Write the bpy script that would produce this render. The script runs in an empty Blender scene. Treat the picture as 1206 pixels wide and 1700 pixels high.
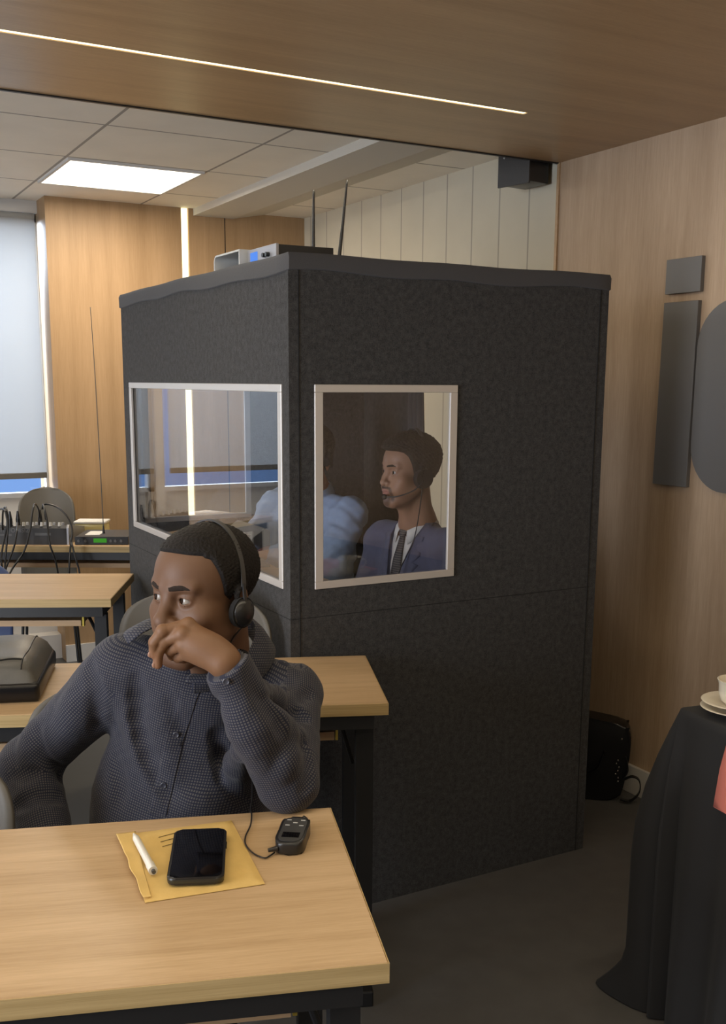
import bpy, bmesh, math, random
import numpy as np
from mathutils import Vector, Matrix, noise

random.seed(7)
PI = math.pi
R = math.radians
sc = bpy.context.scene
COL = sc.collection

# ------------------------------------------------------------------ camera
YAW, PITCH, ROLL = R(28.7311), R(10.6243), R(-0.36165)
FPX, CX, CY, EYE = 1734.35, 607.9, 960.0, 1.47
f_ = np.array([math.sin(YAW)*math.cos(PITCH), math.cos(YAW)*math.cos(PITCH), -math.sin(PITCH)])
r_ = np.array([math.cos(YAW), -math.sin(YAW), 0.0])
d_ = np.cross(f_, r_)
cr, sr = math.cos(ROLL), math.sin(ROLL)
RIGHT, DOWN = cr*r_+sr*d_, -sr*r_+cr*d_
cam_d = bpy.data.cameras.new('camera')
cam = bpy.data.objects.new('camera', cam_d)
COL.objects.link(cam)
m = Matrix.Identity(4)
for i in range(3):
    m[i][0] = RIGHT[i]; m[i][1] = -DOWN[i]; m[i][2] = -f_[i]
m[2][3] = EYE
cam.matrix_world = m
cam_d.sensor_fit = 'VERTICAL'
cam_d.sensor_height = 36.0
cam_d.sensor_width = 36.0
cam_d.lens = 36.0*FPX/1700.0
cam_d.shift_x = (603-CX)/1700.0
cam_d.shift_y = (CY-850)/1700.0
cam_d.clip_start = 0.02
sc.camera = cam

# ------------------------------------------------------------------ light and exposure
sc.view_settings.view_transform = 'Standard'
sc.view_settings.look = 'None'
sc.view_settings.gamma = 1.0
sc.view_settings.exposure = 0.0
sc.view_settings.use_curve_mapping = False
sc.cycles.use_denoising = True
sc.cycles.max_bounces = 8
sc.cycles.transparent_max_bounces = 16
sc.cycles.caustics_reflective = False
sc.cycles.caustics_refractive = False
sc.cycles.sample_clamp_indirect = 3.0

w = bpy.data.worlds.new('sky'); sc.world = w; w.use_nodes = True
bg = w.node_tree.nodes['Background']
bg.inputs[0].default_value = (0.30, 0.52, 1.0, 1)
bg.inputs[1].default_value = 0.9

def area(name, loc, size, power, color, rot=(0, 0, 0), spread=180):
    l = bpy.data.lights.new(name, 'AREA'); l.shape = 'RECTANGLE'
    l.size, l.size_y = size; l.energy = power; l.color = color; l.spread = R(spread)
    o = bpy.data.objects.new(name, l); COL.objects.link(o)
    o.location = loc; o.rotation_euler = rot
    return o
WARM = (1.0, 0.86, 0.64)
NEUT = (1.0, 0.86, 0.68)
COOL = (0.62, 0.78, 1.0)
# the recessed strips of the wooden ceiling (the one in view and its neighbour behind the camera)
area('strip_lamp', (0.15, 2.745, 2.268), (3.7, 0.012), 12, WARM)
area('strip_lamp', (0.15, 1.10, 2.268), (3.7, 0.02), 18, WARM)
area('strip_lamp', (0.15, -0.55, 2.268), (3.7, 0.02), 22, WARM)
# square panels of the tiled ceiling
area('panel_lamp', (1.365, 4.81, 2.345), (0.52, 0.52), 22, NEUT)
area('panel_lamp', (-0.75, 4.81, 2.345), (0.52, 0.52), 18, NEUT)
# a fill added before the windowless left wall, and daylight outside the far windows
area('window_daylight', (-2.9, 1.2, 1.35), (3.6, 1.5), 250, (0.86, 0.91, 1.0), (0, R(-90), 0))
area('window_daylight', (-0.7, 7.1, 3.0), (4.2, 2.0), 1350, (0.80, 0.90, 1.0), (R(-52), 0, 0))

# ------------------------------------------------------------------ materials
def nodes(name):
    mt = bpy.data.materials.new(name); mt.use_nodes = True
    nt = mt.node_tree; return mt, nt, nt.nodes['Principled BSDF']
def N(nt, t, **kw):
    n = nt.nodes.new(t)
    for k, v in kw.items():
        if k.startswith('i_'):
            key = k[2:]; key = int(key) if key.isdigit() else key.replace('_', ' ')
            n.inputs[key].default_value = v
        else: setattr(n, k, v)
    return n
def plain(name, col, rough=0.5, metal=0.0, spec=0.5, bump=0, bscale=200, sheen=0, coat=0, emit=None, es=0, var=0.0, vscale=30):
    mt, nt, b = nodes(name)
    b.inputs['Base Color'].default_value = (*col, 1)
    b.inputs['Roughness'].default_value = rough
    b.inputs['Metallic'].default_value = metal
    b.inputs['Specular IOR Level'].default_value = spec
    b.inputs['Coat Weight'].default_value = coat
    if sheen:
        b.inputs['Sheen Weight'].default_value = sheen
        b.inputs['Sheen Roughness'].default_value = 0.6
    if emit:
        b.inputs['Emission Color'].default_value = (*emit, 1); b.inputs['Emission Strength'].default_value = es
    if bump or var:
        tc = N(nt, 'ShaderNodeTexCoord')
    if bump:
        nz = N(nt, 'ShaderNodeTexNoise', i_Scale=bscale, i_Detail=4.0)
        nt.links.new(tc.outputs['Object'], nz.inputs['Vector'])
        bp = N(nt, 'ShaderNodeBump', i_Strength=bump, i_Distance=0.002)
        nt.links.new(nz.outputs[0], bp.inputs['Height']); nt.links.new(bp.outputs[0], b.inputs['Normal'])
    if var:
        n2 = N(nt, 'ShaderNodeTexNoise', i_Scale=vscale, i_Detail=5.0)
        nt.links.new(tc.outputs['Object'], n2.inputs['Vector'])
        rp = N(nt, 'ShaderNodeValToRGB')
        rp.color_ramp.elements[0].position = 0.3; rp.color_ramp.elements[1].position = 0.7
        rp.color_ramp.elements[0].color = (*[c*(1-var) for c in col], 1)
        rp.color_ramp.elements[1].color = (*[min(1, c*(1+var)) for c in col], 1)
        nt.links.new(n2.outputs[0], rp.inputs[0]); nt.links.new(rp.outputs[0], b.inputs['Base Color'])
    return mt
def wood(name, c1, c2, scale=(1, 1, 1), rough=0.45, bands=6.0, fine=90.0, spec=0.4, axis_seams=None):
    """grain runs along the axis whose scale is small"""
    mt, nt, b = nodes(name)
    tc = N(nt, 'ShaderNodeTexCoord'); mp = N(nt, 'ShaderNodeMapping')
    mp.inputs['Scale'].default_value = scale
    nt.links.new(tc.outputs['Object'], mp.inputs[0])
    n1 = N(nt, 'ShaderNodeTexNoise', i_Scale=bands, i_Detail=6.0, i_Roughness=0.6, i_Distortion=0.4)
    n2 = N(nt, 'ShaderNodeTexNoise', i_Scale=fine, i_Detail=3.0, i_Roughness=0.7)
    for n in (n1, n2): nt.links.new(mp.outputs[0], n.inputs['Vector'])
    mx = N(nt, 'ShaderNodeMix', data_type='FLOAT'); mx.inputs[0].default_value = 0.35
    nt.links.new(n1.outputs[0], mx.inputs[2]); nt.links.new(n2.outputs[0], mx.inputs[3])
    rp = N(nt, 'ShaderNodeValToRGB')
    rp.color_ramp.elements[0].position = 0.33; rp.color_ramp.elements[1].position = 0.67
    rp.color_ramp.elements[0].color = (*c1, 1); rp.color_ramp.elements[1].color = (*c2, 1)
    nt.links.new(mx.outputs[0], rp.inputs[0]); nt.links.new(rp.outputs[0], b.inputs['Base Color'])
    b.inputs['Roughness'].default_value = rough; b.inputs['Specular IOR Level'].default_value = spec
    bp = N(nt, 'ShaderNodeBump', i_Strength=0.08, i_Distance=0.002)
    nt.links.new(mx.outputs[0], bp.inputs['Height']); nt.links.new(bp.outputs[0], b.inputs['Normal'])
    return mt
def felt(name, c1, c2):
    mt, nt, b = nodes(name)
    tc = N(nt, 'ShaderNodeTexCoord')
    n1 = N(nt, 'ShaderNodeTexNoise', i_Scale=60.0, i_Detail=6.0, i_Roughness=0.75)
    n2 = N(nt, 'ShaderNodeTexNoise', i_Scale=330.0, i_Detail=3.0)
    for n in (n1, n2): nt.links.new(tc.outputs['Object'], n.inputs['Vector'])
    mx = N(nt, 'ShaderNodeMix', data_type='FLOAT'); mx.inputs[0].default_value = 0.4
    nt.links.new(n1.outputs[0], mx.inputs[2]); nt.links.new(n2.outputs[0], mx.inputs[3])
    rp = N(nt, 'ShaderNodeValToRGB')
    rp.color_ramp.elements[0].position = 0.38; rp.color_ramp.elements[1].position = 0.66
    rp.color_ramp.elements[0].color = (*c1, 1); rp.color_ramp.elements[1].color = (*c2, 1)
    nt.links.new(mx.outputs[0], rp.inputs[0]); nt.links.new(rp.outputs[0], b.inputs['Base Color'])
    b.inputs['Roughness'].default_value = 1.0; b.inputs['Specular IOR Level'].default_value = 0.1
    b.inputs['Sheen Weight'].default_value = 0.12; b.inputs['Sheen Roughness'].default_value = 0.5
    bp = N(nt, 'ShaderNodeBump', i_Strength=0.5, i_Distance=0.003)
    nt.links.new(mx.outputs[0], bp.inputs['Height']); nt.links.new(bp.outputs[0], b.inputs['Normal'])
    return mt
def grid_tiles(name, col, line, sx, sy, ox, oy, lw=0.008, axes=(0, 1), rough=0.8):
    """tiles or panels with joints of width lw (metres), one direction when sy is None"""
    mt, nt, b = nodes(name)
    tc = N(nt, 'ShaderNodeTexCoord'); sp = N(nt, 'ShaderNodeSeparateXYZ')
    nt.links.new(tc.outputs['Object'], sp.inputs[0])
    outs = []
    for ax, s, o in ((axes[0], sx, ox), (axes[1], sy, oy)):
        if s is None: continue
        a = N(nt, 'ShaderNodeMath', operation='SUBTRACT', i_1=o); nt.links.new(sp.outputs[ax], a.inputs[0])
        q = N(nt, 'ShaderNodeMath', operation='PINGPONG', i_1=s/2); nt.links.new(a.outputs[0], q.inputs[0])
        l = N(nt, 'ShaderNodeMath', operation='LESS_THAN', i_1=lw/2); nt.links.new(q.outputs[0], l.inputs[0])
        outs.append(l)
    last = outs[0]
    if len(outs) > 1:
        mxn = N(nt, 'ShaderNodeMath', operation='MAXIMUM')
        nt.links.new(outs[0].outputs[0], mxn.inputs[0]); nt.links.new(outs[1].outputs[0], mxn.inputs[1]); last = mxn
    nz = N(nt, 'ShaderNodeTexNoise', i_Scale=5.0, i_Detail=6.0)
    nt.links.new(tc.outputs['Object'], nz.inputs['Vector'])
    rp = N(nt, 'ShaderNodeValToRGB')
    rp.color_ramp.elements[0].position = 0.3; rp.color_ramp.elements[1].position = 0.7
    rp.color_ramp.elements[0].color = (*[c*0.93 for c in col], 1); rp.color_ramp.elements[1].color = (*col, 1)
    nt.links.new(nz.outputs[0], rp.inputs[0])
    mx = N(nt, 'ShaderNodeMix', data_type='RGBA')
    nt.links.new(last.outputs[0], mx.inputs[0]); nt.links.new(rp.outputs[0], mx.inputs[6])
    mx.inputs[7].default_value = (*line, 1)
    nt.links.new(mx.outputs[2], b.inputs['Base Color'])
    b.inputs['Roughness'].default_value = rough
    return mt
def clear(name, tint=(1, 1, 1), f0=0.045, gain=1.0):
    mt, nt, b = nodes(name); nt.nodes.remove(b)
    out = nt.nodes['Material Output']
    g = N(nt, 'ShaderNodeNewGeometry')
    dt = N(nt, 'ShaderNodeVectorMath', operation='DOT_PRODUCT')
    nt.links.new(g.outputs['Normal'], dt.inputs[0]); nt.links.new(g.outputs['Incoming'], dt.inputs[1])
    ab = N(nt, 'ShaderNodeMath', operation='ABSOLUTE'); nt.links.new(dt.outputs['Value'], ab.inputs[0])
    om = N(nt, 'ShaderNodeMath', operation='SUBTRACT', i_0=1.0); nt.links.new(ab.outputs[0], om.inputs[1])
    pw = N(nt, 'ShaderNodeMath', operation='POWER', i_1=5.0); nt.links.new(om.outputs[0], pw.inputs[0])
    ml = N(nt, 'ShaderNodeMath', operation='MULTIPLY_ADD', i_1=0.95*gain, i_2=f0*gain, use_clamp=True)
    nt.links.new(pw.outputs[0], ml.inputs[0])
    tr = N(nt, 'ShaderNodeBsdfTransparent'); tr.inputs[0].default_value = (*tint, 1)
    gl = N(nt, 'ShaderNodeBsdfGlossy'); gl.inputs['Roughness'].default_value = 0.0
    mx = N(nt, 'ShaderNodeMixShader')
    nt.links.new(ml.outputs[0], mx.inputs[0]); nt.links.new(tr.outputs[0], mx.inputs[1]); nt.links.new(gl.outputs[0], mx.inputs[2])
    nt.links.new(mx.outputs[0], out.inputs[0])
    return mt
def glow(name, col, s):
    mt, nt, b = nodes(name); nt.nodes.remove(b)
    e = N(nt, 'ShaderNodeEmission'); e.inputs[0].default_value = (*col, 1); e.inputs[1].default_value = s
    nt.links.new(e.outputs[0], nt.nodes['Material Output'].inputs[0])
    return mt

M = {}
M['wood_ceiling'] = wood('wood_ceiling', (0.335, 0.215, 0.110), (0.47, 0.315, 0.17), (0.25, 4, 1), 0.35, 3.0, 50)
M['wood_wall'] = wood('wood_wall', (0.36, 0.25, 0.16), (0.52, 0.385, 0.265), (4, 4, 0.22), 0.5, 3.0, 40)
M['wood_far'] = wood('wood_far', (0.31, 0.195, 0.098), (0.42, 0.275, 0.15), (4, 4, 0.2), 0.5, 3.0, 40)
M['wood_table'] = wood('wood_table', (0.41, 0.275, 0.145), (0.59, 0.42, 0.25), (0.5, 9, 9), 0.38, 3.0, 30)
M['wood_edge'] = wood('wood_edge', (0.34, 0.24, 0.10), (0.54, 0.40, 0.20), (0.4, 12, 30), 0.5, 4.0, 30)
M['wood_shelf'] = wood('wood_shelf', (0.40, 0.26, 0.14), (0.52, 0.35, 0.2), (0.5, 9, 9), 0.5, 3.0, 30)
M['felt'] = felt('felt', (0.026, 0.026, 0.027), (0.074, 0.074, 0.076))
M['trim_cloth'] = plain('trim_cloth', (0.05, 0.05, 0.055), 0.9, bump=0.3, bscale=300, sheen=0.1)
M['floor'] = plain('floor', (0.10, 0.098, 0.096), 0.55, spec=0.35, bump=0.15, bscale=400, var=0.08, vscale=14)
M['tiles'] = grid_tiles('tiles', (0.84, 0.79, 0.69), (0.33, 0.30, 0.26), 0.602, 0.607, 1.0735, 3.895, 0.012)
M['beige'] = grid_tiles('beige', (0.60, 0.56, 0.45), (0.36, 0.33, 0.27), 0.196, None, 3.44, 0, 0.009, (1, 0))
M['offwhite'] = plain('offwhite', (0.55, 0.53, 0.50), 0.7, bump=0.1)
M['white_trim'] = plain('white_trim', (0.62, 0.60, 0.57), 0.55)
M['plaster'] = plain('plaster', (0.55, 0.52, 0.46), 0.85, bump=0.15, bscale=80)
M['alu'] = plain('alu', (0.60, 0.57, 0.54), 0.4, metal=0.35)
M['black_metal'] = plain('black_metal', (0.012, 0.012, 0.013), 0.42, bump=0.05)
M['grey_metal'] = plain('grey_metal', (0.10, 0.10, 0.10), 0.5, metal=0.3)
M['gold'] = plain('gold', (0.6, 0.45, 0.08), 0.35, metal=0.6)
M['black_plastic'] = plain('black_plastic', (0.015, 0.015, 0.016), 0.32)
M['dark_plastic'] = plain('dark_plastic', (0.04, 0.04, 0.042), 0.5)
M['foam'] = plain('foam', (0.010, 0.010, 0.011), 0.95, bump=0.6, bscale=500)
M['chair_grey'] = plain('chair_grey', (0.105, 0.098, 0.085), 0.55, bump=0.1, bscale=600)
M['chair_blue'] = plain('chair_blue', (0.06, 0.09, 0.20), 0.6, bump=0.2, bscale=500)
M['pane'] = clear('pane', (0.97, 0.98, 1.0), 0.042, 1.55)
M['window_glass'] = clear('window_glass', (0.93, 0.96, 1.0))
M['letter'] = plain('letter', (0.14, 0.135, 0.13), 0.36, bump=0.05)
M['letter_edge'] = plain('letter_edge', (0.02, 0.02, 0.02), 0.4)
M['strip'] = glow('strip', (1.0, 0.88, 0.52), 3.2)
M['strip_wall'] = glow('strip_wall', (1.0, 0.88, 0.50), 3.0)
M['panel'] = glow('panel', (1.0, 0.94, 0.80), 3.0)
M['screen_blue'] = glow('screen_blue', (0.13, 0.33, 1.0), 0.9)
M['screen_green'] = glow('screen_green', (0.06, 0.30, 0.03), 0.8)
M['silver'] = plain('silver', (0.36, 0.36, 0.38), 0.38, metal=0.5)
M['leather_bag'] = plain('leather_bag', (0.085, 0.082, 0.074), 0.42, bump=0.25, bscale=350, var=0.1)
M['leather_black'] = plain('leather_black', (0.006, 0.006, 0.007), 0.3, bump=0.1, bscale=400)
M['white_plastic'] = plain('white_plastic', (0.72, 0.70, 0.64), 0.3)
M['porcelain'] = plain('porcelain', (0.72, 0.67, 0.56), 0.18, coat=0.3)
M['cloth_black'] = plain('cloth_black', (0.0085, 0.008, 0.0085), 0.75, bump=0.1, bscale=700, sheen=0.03)
M['cloth_pink'] = plain('cloth_pink', (0.62, 0.185, 0.14), 0.8, bump=0.2, bscale=700)
M['manila'] = plain('manila', (0.66, 0.455, 0.155), 0.65, bump=0.2, bscale=120, var=0.05)
M['ink'] = plain('ink', (0.10, 0.07, 0.02), 0.7)
M['glass_black'] = plain('glass_black', (0.003, 0.003, 0.004), 0.05, spec=0.6, coat=0.3)
M['phone_rim'] = plain('phone_rim', (0.06, 0.065, 0.065), 0.25, metal=0.7)
M['white_mark'] = plain('white_mark', (0.5, 0.5, 0.48), 0.5)
M['paper'] = plain('paper', (0.62, 0.60, 0.55), 0.7)
M['steel'] = plain('steel', (0.55, 0.53, 0.5), 0.2, metal=1.0)
M['jar_glass'] = clear('jar_glass', (0.92, 0.93, 0.93), 0.08, 1.6)
def blind_mat():
    mt, nt, b = nodes('blind'); nt.nodes.remove(b)
    d = N(nt, 'ShaderNodeBsdfDiffuse'); d.inputs[0].default_value = (0.42, 0.42, 0.41, 1)
    t = N(nt, 'ShaderNodeBsdfTranslucent'); t.inputs[0].default_value = (0.50, 0.50, 0.50, 1)
    mx = N(nt, 'ShaderNodeMixShader'); mx.inputs[0].default_value = 0.5
    nt.links.new(d.outputs[0], mx.inputs[1]); nt.links.new(t.outputs[0], mx.inputs[2])
    nt.links.new(mx.outputs[0], nt.nodes['Material Output'].inputs[0]); return mt
M['blind'] = blind_mat()

# ------------------------------------------------------------------ mesh helpers
class B:
    def __init__(s): s.bm = bmesh.new()
    def _x(s, vs, mat):
        if mat is not None: bmesh.ops.transform(s.bm, matrix=mat, verts=vs)
    def box(s, lo, hi, mat=None, bev=0.0, seg=2):
        c = [(a+b)/2 for a, b in zip(lo, hi)]; sz = [abs(b-a) for a, b in zip(lo, hi)]
        r = bmesh.ops.create_cube(s.bm, size=1.0, matrix=Matrix.Translation(c) @ Matrix.Diagonal((*sz, 1)))
        vs = r['verts']
        if bev:
            es = list({e for v in vs for e in v.link_edges})
            rr = bmesh.ops.bevel(s.bm, geom=es, offset=bev, segments=seg, profile=0.5, affect='EDGES')
            vs = list({v for f in rr['faces'] for v in f.verts} | {v for v in vs if v.is_valid})
        s._x(vs, mat); return s
    def cyl(s, p0, p1, r0, r1=None, n=20, caps=True):
        r1 = r0 if r1 is None else r1
        p0, p1 = Vector(p0), Vector(p1); d = p1-p0
        q = d.to_track_quat('Z', 'Y').to_matrix().to_4x4()
        bmesh.ops.create_cone(s.bm, cap_ends=caps, segments=n, radius1=r0, radius2=r1, depth=d.length,
                              matrix=Matrix.Translation((p0+p1)/2) @ q)
        return s
    def sph(s, c, r, n=16, mat=None):
        r = (r, r, r) if isinstance(r, (int, float)) else r
        mm = Matrix.Translation(c) @ (mat if mat is not None else Matrix.Identity(4)) @ Matrix.Diagonal((*r, 1))
        bmesh.ops.create_uvsphere(s.bm, u_segments=n*2, v_segments=n, radius=1.0, matrix=mm); return s
    def tube(s, pts, r, n=8, smooth=True, flat=None):
        """round tube along points; flat=(w,t,up) sweeps a flat band instead"""
        P = [Vector(p) for p in pts]
        if smooth and len(P) > 2: P = catmull(P, 6)
        rings = []
        up = Vector((0, 0, 1))
        prevn = None
        for i, p in enumerate(P):
            t = (P[min(i+1, len(P)-1)]-P[max(i-1, 0)]).normalized()
            if flat: nn = Vector(flat[2]); nn = (nn-t*nn.dot(t)).normalized()
            elif prevn is None:
                a = up if abs(t.z) < 0.9 else Vector((1, 0, 0)); nn = (a-t*a.dot(t)).normalized()
            else: nn = (prevn-t*prevn.dot(t)).normalized()
            prevn = nn; bb = t.cross(nn)
            ring = []
            if flat:
                w_, t_ = flat[0]/2, flat[1]/2
                for a_, b_ in ((1, 1), (-1, 1), (-1, -1), (1, -1)): ring.append(s.bm.verts.new(p+nn*w_*a_+bb*t_*b_))
            else:
                rr = r if isinstance(r, (int, float)) else r[0]+(r[1]-r[0])*i/(len(P)-1)
                for k in range(n):
                    a_ = 2*PI*k/n; ring.append(s.bm.verts.new(p+(nn*math.cos(a_)+bb*math.sin(a_))*rr))
            rings.append(ring)
        k_ = len(rings[0])
        for a_, b_ in zip(rings, rings[1:]):
            for k in range(k_): s.bm.faces.new((a_[k], a_[(k+1) % k_], b_[(k+1) % k_], b_[k]))
        s.bm.faces.new(rings[0][::-1]); s.bm.faces.new(rings[-1]); return s
    def lathe(s, prof, c=(0, 0, 0), n=40, mat=None):
        c = Vector(c); rings = []
        for (r, z) in prof:
            if r < 1e-6: rings.append([s.bm.verts.new((0, 0, z))])
            else: rings.append([s.bm.verts.new((r*math.cos(2*PI*k/n), r*math.sin(2*PI*k/n), z)) for k in range(n)])
        for a_, b_ in zip(rings, rings[1:]):
            for k in range(n):
                q = [a_[k % len(a_)], a_[(k+1) % n % len(a_)], b_[(k+1) % n % len(b_)], b_[k % len(b_)]]
                q2 = []
                for v in q:
                    if v not in q2: q2.append(v)
                if len(q2) > 2: s.bm.faces.new(q2)
        vs = [v for r in rings for v in r]
        s._x(vs, Matrix.Translation(c) @ (mat if mat is not None else Matrix.Identity(4))); return s
    def prism(s, poly, h0, h1, axis='z', bev=0):
        def pt(a_, b_, h):
            return {'z': (a_, b_, h), 'x': (h, a_, b_), 'y': (a_, h, b_)}[axis]
        lo = [s.bm.verts.new(pt(a_, b_, h0)) for a_, b_ in poly]; hi = [s.bm.verts.new(pt(a_, b_, h1)) for a_, b_ in poly]
        n = len(poly)
        fs = [s.bm.faces.new(lo[::-1]), s.bm.faces.new(hi)]
        for k in range(n): fs.append(s.bm.faces.new((lo[k], lo[(k+1) % n], hi[(k+1) % n], hi[k])))
        if bev:
            es = list({e for f in fs[:2] for e in f.edges})
            bmesh.ops.bevel(s.bm, geom=es, offset=bev, segments=2, profile=0.5, affect='EDGES')
        return s
    def grid(s, fn, nu, nv, close_u=False):
        vs = [[s.bm.verts.new(fn(i/(nu if close_u else nu-1), j/(nv-1))) for i in range(nu)] for j in range(nv)]
        for j in range(nv-1):
            for i in range(nu if close_u else nu-1):
                s.bm.faces.new((vs[j][i], vs[j][(i+1) % nu], vs[j+1][(i+1) % nu], vs[j+1][i]))
        return s
def catmull(P, n):
    out = []
    for i in range(len(P)-1):
        p0 = P[max(i-1, 0)]; p1 = P[i]; p2 = P[i+1]; p3 = P[min(i+2, len(P)-1)]
        for k in range(n):
            t = k/n
            out.append(0.5*((2*p1)+(p2-p0)*t+(2*p0-5*p1+4*p2-p3)*t*t+(3*p1-p0-3*p2+p3)*t**3))
    out.append(P[-1]); return out
def obj(name, b, mat, parent=None, smooth=None, loc=None, rot=None, solid=0, subsurf=0):
    me = bpy.data.meshes.new(name)
    bmesh.ops.recalc_face_normals(b.bm, faces=b.bm.faces)
    b.bm.to_mesh(me); b.bm.free()
    return link_mesh(name, me, mat, parent, smooth, loc, rot, solid, subsurf)
def link_mesh(name, me, mat, parent=None, smooth=None, loc=None, rot=None, solid=0, subsurf=0):
    for mt in (mat if isinstance(mat, (list, tuple)) else [mat]): me.materials.append(mt)
    o = bpy.data.objects.new(name, me); COL.objects.link(o)
    if smooth is not None:
        me.shade_smooth()
        if smooth < 180: me.set_sharp_from_angle(angle=R(smooth))
    if parent is not None: o.parent = parent
    if loc is not None: o.location = loc
    if rot is not None: o.rotation_euler = rot
    if solid:
        md = o.modifiers.new('solid', 'SOLIDIFY'); md.thickness = solid; md.offset = 0
    if subsurf:
        md = o.modifiers.new('sub', 'SUBSURF'); md.levels = subsurf; md.render_levels = subsurf
    return o
def tag(o, label=None, cat=None, group=None, kind=None):
    if label: o['label'] = label
    if cat: o['category'] = cat
    if group: o['group'] = group
    if kind: o['kind'] = kind
    return o
def thing(name, label, cat, loc=(0, 0, 0), rz=0.0, group=None):
    o = bpy.data.objects.new(name, None); COL.objects.link(o); o.empty_display_size = 0.1
    o.location = loc; o.rotation_euler = (0, 0, rz)
    return tag(o, label, cat, group)
def struct(name, b, mat, parent=None, smooth=None):
    o = obj(name, b, mat, parent, smooth)
    if parent is None: o['kind'] = 'structure'
    return o
def copy_tree(root, loc, rz, label, group=None):
    r2 = root.copy(); COL.objects.link(r2); r2.location = loc; r2.rotation_euler = (0, 0, rz); r2['label'] = label
    if group: r2['group'] = group
    for ch in list(root.children):
        c = ch.copy(); COL.objects.link(c); c.parent = r2
        for g in list(ch.children):
            d = g.copy(); COL.objects.link(d); d.parent = c
    return r2
def text_mesh(txt, size, depth=0.0005):
    cu = bpy.data.curves.new('lettering', 'FONT'); cu.body = txt; cu.size = size; cu.extrude = depth
    cu.align_x = 'CENTER'; cu.align_y = 'CENTER'
    o = bpy.data.objects.new('lettering', cu); COL.objects.link(o)
    dg = bpy.context.evaluated_depsgraph_get()
    me = bpy.data.meshes.new_from_object(o.evaluated_get(dg))
    bpy.data.objects.remove(o); bpy.data.curves.remove(cu)
    me.materials.clear()
    return me
def lettering(txt, size, mat, parent, loc, rot):
    me = text_mesh(txt, size)
    return link_mesh('lettering', me, mat, parent, None, loc, rot)

# ------------------------------------------------------------------ the room
XW, YF, ZC, ZS, YS = 2.60, 5.48, 2.36, 2.278, 3.26
struct('floor', B().box((-3.2, -3.2, -0.1), (XW, 6.0, 0)), M['floor'])
struct('ceiling', B().box((-3.2, YS, ZC), (XW, 5.9, ZC+0.1)), M['tiles'])
cw = B()
SX0, SX1 = -1.7, 2.05
for y0, y1 in ((-3.2, -0.57), (-0.53, 1.08), (1.12, 2.734), (2.756, YS)):
    cw.box((-3.2, y0, ZS), (XW, y1, ZC+0.2))
for yc, hw in ((-0.55, 0.02), (1.10, 0.02), (2.745, 0.011)):
    cw.box((-3.2, yc-hw, ZS), (SX0, yc+hw, ZC+0.2)); cw.box((SX1, yc-hw, ZS), (XW, yc+hw, ZC+0.2))
struct('ceiling', cw, M['wood_ceiling'])
struct('trim_1', B().box((-3.2, YS, ZS-0.004), (XW, YS+0.012, ZC)), M['black_metal'])
# right wall: wood up to YS, pale grooved panels beyond
struct('wall_right', B().box((XW, -3.2, 0), (XW+0.1, YS, 2.6)), M['wood_wall'])
struct('wall_right', B().box((XW, YS, 0), (XW+0.1, 6.0, 2.6)), M['beige'])
struct('trim_2', B().box((XW-0.006, YS-0.006, 0), (XW, YS+0.008, ZC)), M['wood_shelf'])
# far wall: wood with a light slot, then windows to the left, set back
WX = 1.19
fw = B()
fw.box((WX, YF, 0), (1.888, 5.9, ZC)); fw.box((1.928, YF, 0), (XW, 5.9, ZC))
fw.box((1.888, YF+0.02, 0), (1.928, 5.9, ZC))
struct('wall_far', fw, M['wood_far'])
struct('trim_3', B().box((2.128, YF-0.0015, 0.09), (2.132, YF, ZC)), M['letter_edge'])
YG = 5.66
ww = B()
ww.box((-3.2, YG, 0), (WX, YG+0.2, 0.66)); ww.box((-3.2, YG, 2.30), (WX, YG+0.2, ZC+0.1))
ww.box((-3.2, YG+0.05, 0.66), (-2.6, YG+0.2, 2.30))
struct('wall_far', ww, M['offwhite'])
struct('baseboard_far', B().box((WX, YF-0.014, 0), (XW, YF, 0.09)), M['white_trim'])
struct('baseboard_far', B().box((-3.2, YG-0.09, 0), (WX-0.001, YG, 0.13)), M['white_trim'])
struct('baseboard_right', B().box((XW-0.014, -3.2, 0), (XW, YF-0.015, 0.105), bev=0.002), M['white_trim'])
struct('wall_left', B().box((-3.3, -3.2, 0), (-3.2, 6.0, 2.6)), M['plaster'])
struct('wall_back', B().box((-3.3, -3.3, 0), (XW+0.1, -3.2, 2.6)), M['plaster'])
# windows in the far wall (the booth's glass mirrors the ones further left)
k = 0
for x0, x1 in ((0.455, WX), (-0.95, 0.405), (-2.6, -1.0)):
    k += 1
    fr = B()
    for a, b_ in (((x0, YG+0.04, 0.66), (x0+0.035, YG+0.09, 2.30)), ((x1-0.012, YG+0.04, 0.66), (x1, YG+0.09, 2.30)),
                 ((x0, YG+0.04, 0.66), (x1, YG+0.09, 0.70)), ((x0, YG+0.04, 2.26), (x1, YG+0.09, 2.30)),
                 ((x0, YG+0.04, 0.86), (x1, YG+0.09, 0.885))):
        fr.box(a, b_)
    wf = struct('window_%d' % k, fr, M['white_trim'])
    obj('window_pane', B().box((x0, YG+0.06, 0.885), (x1, YG+0.066, 2.26)), M['window_glass'], wf)
    obj('lower_panel', B().box((x0, YG+0.055, 0.70), (x1, YG+0.07, 0.86)), M['offwhite'], wf)
ML = struct('trim_4', B().box((0.405, YG, 0.66), (0.455, YG+0.12, 2.30)), M['white_trim'])
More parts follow.
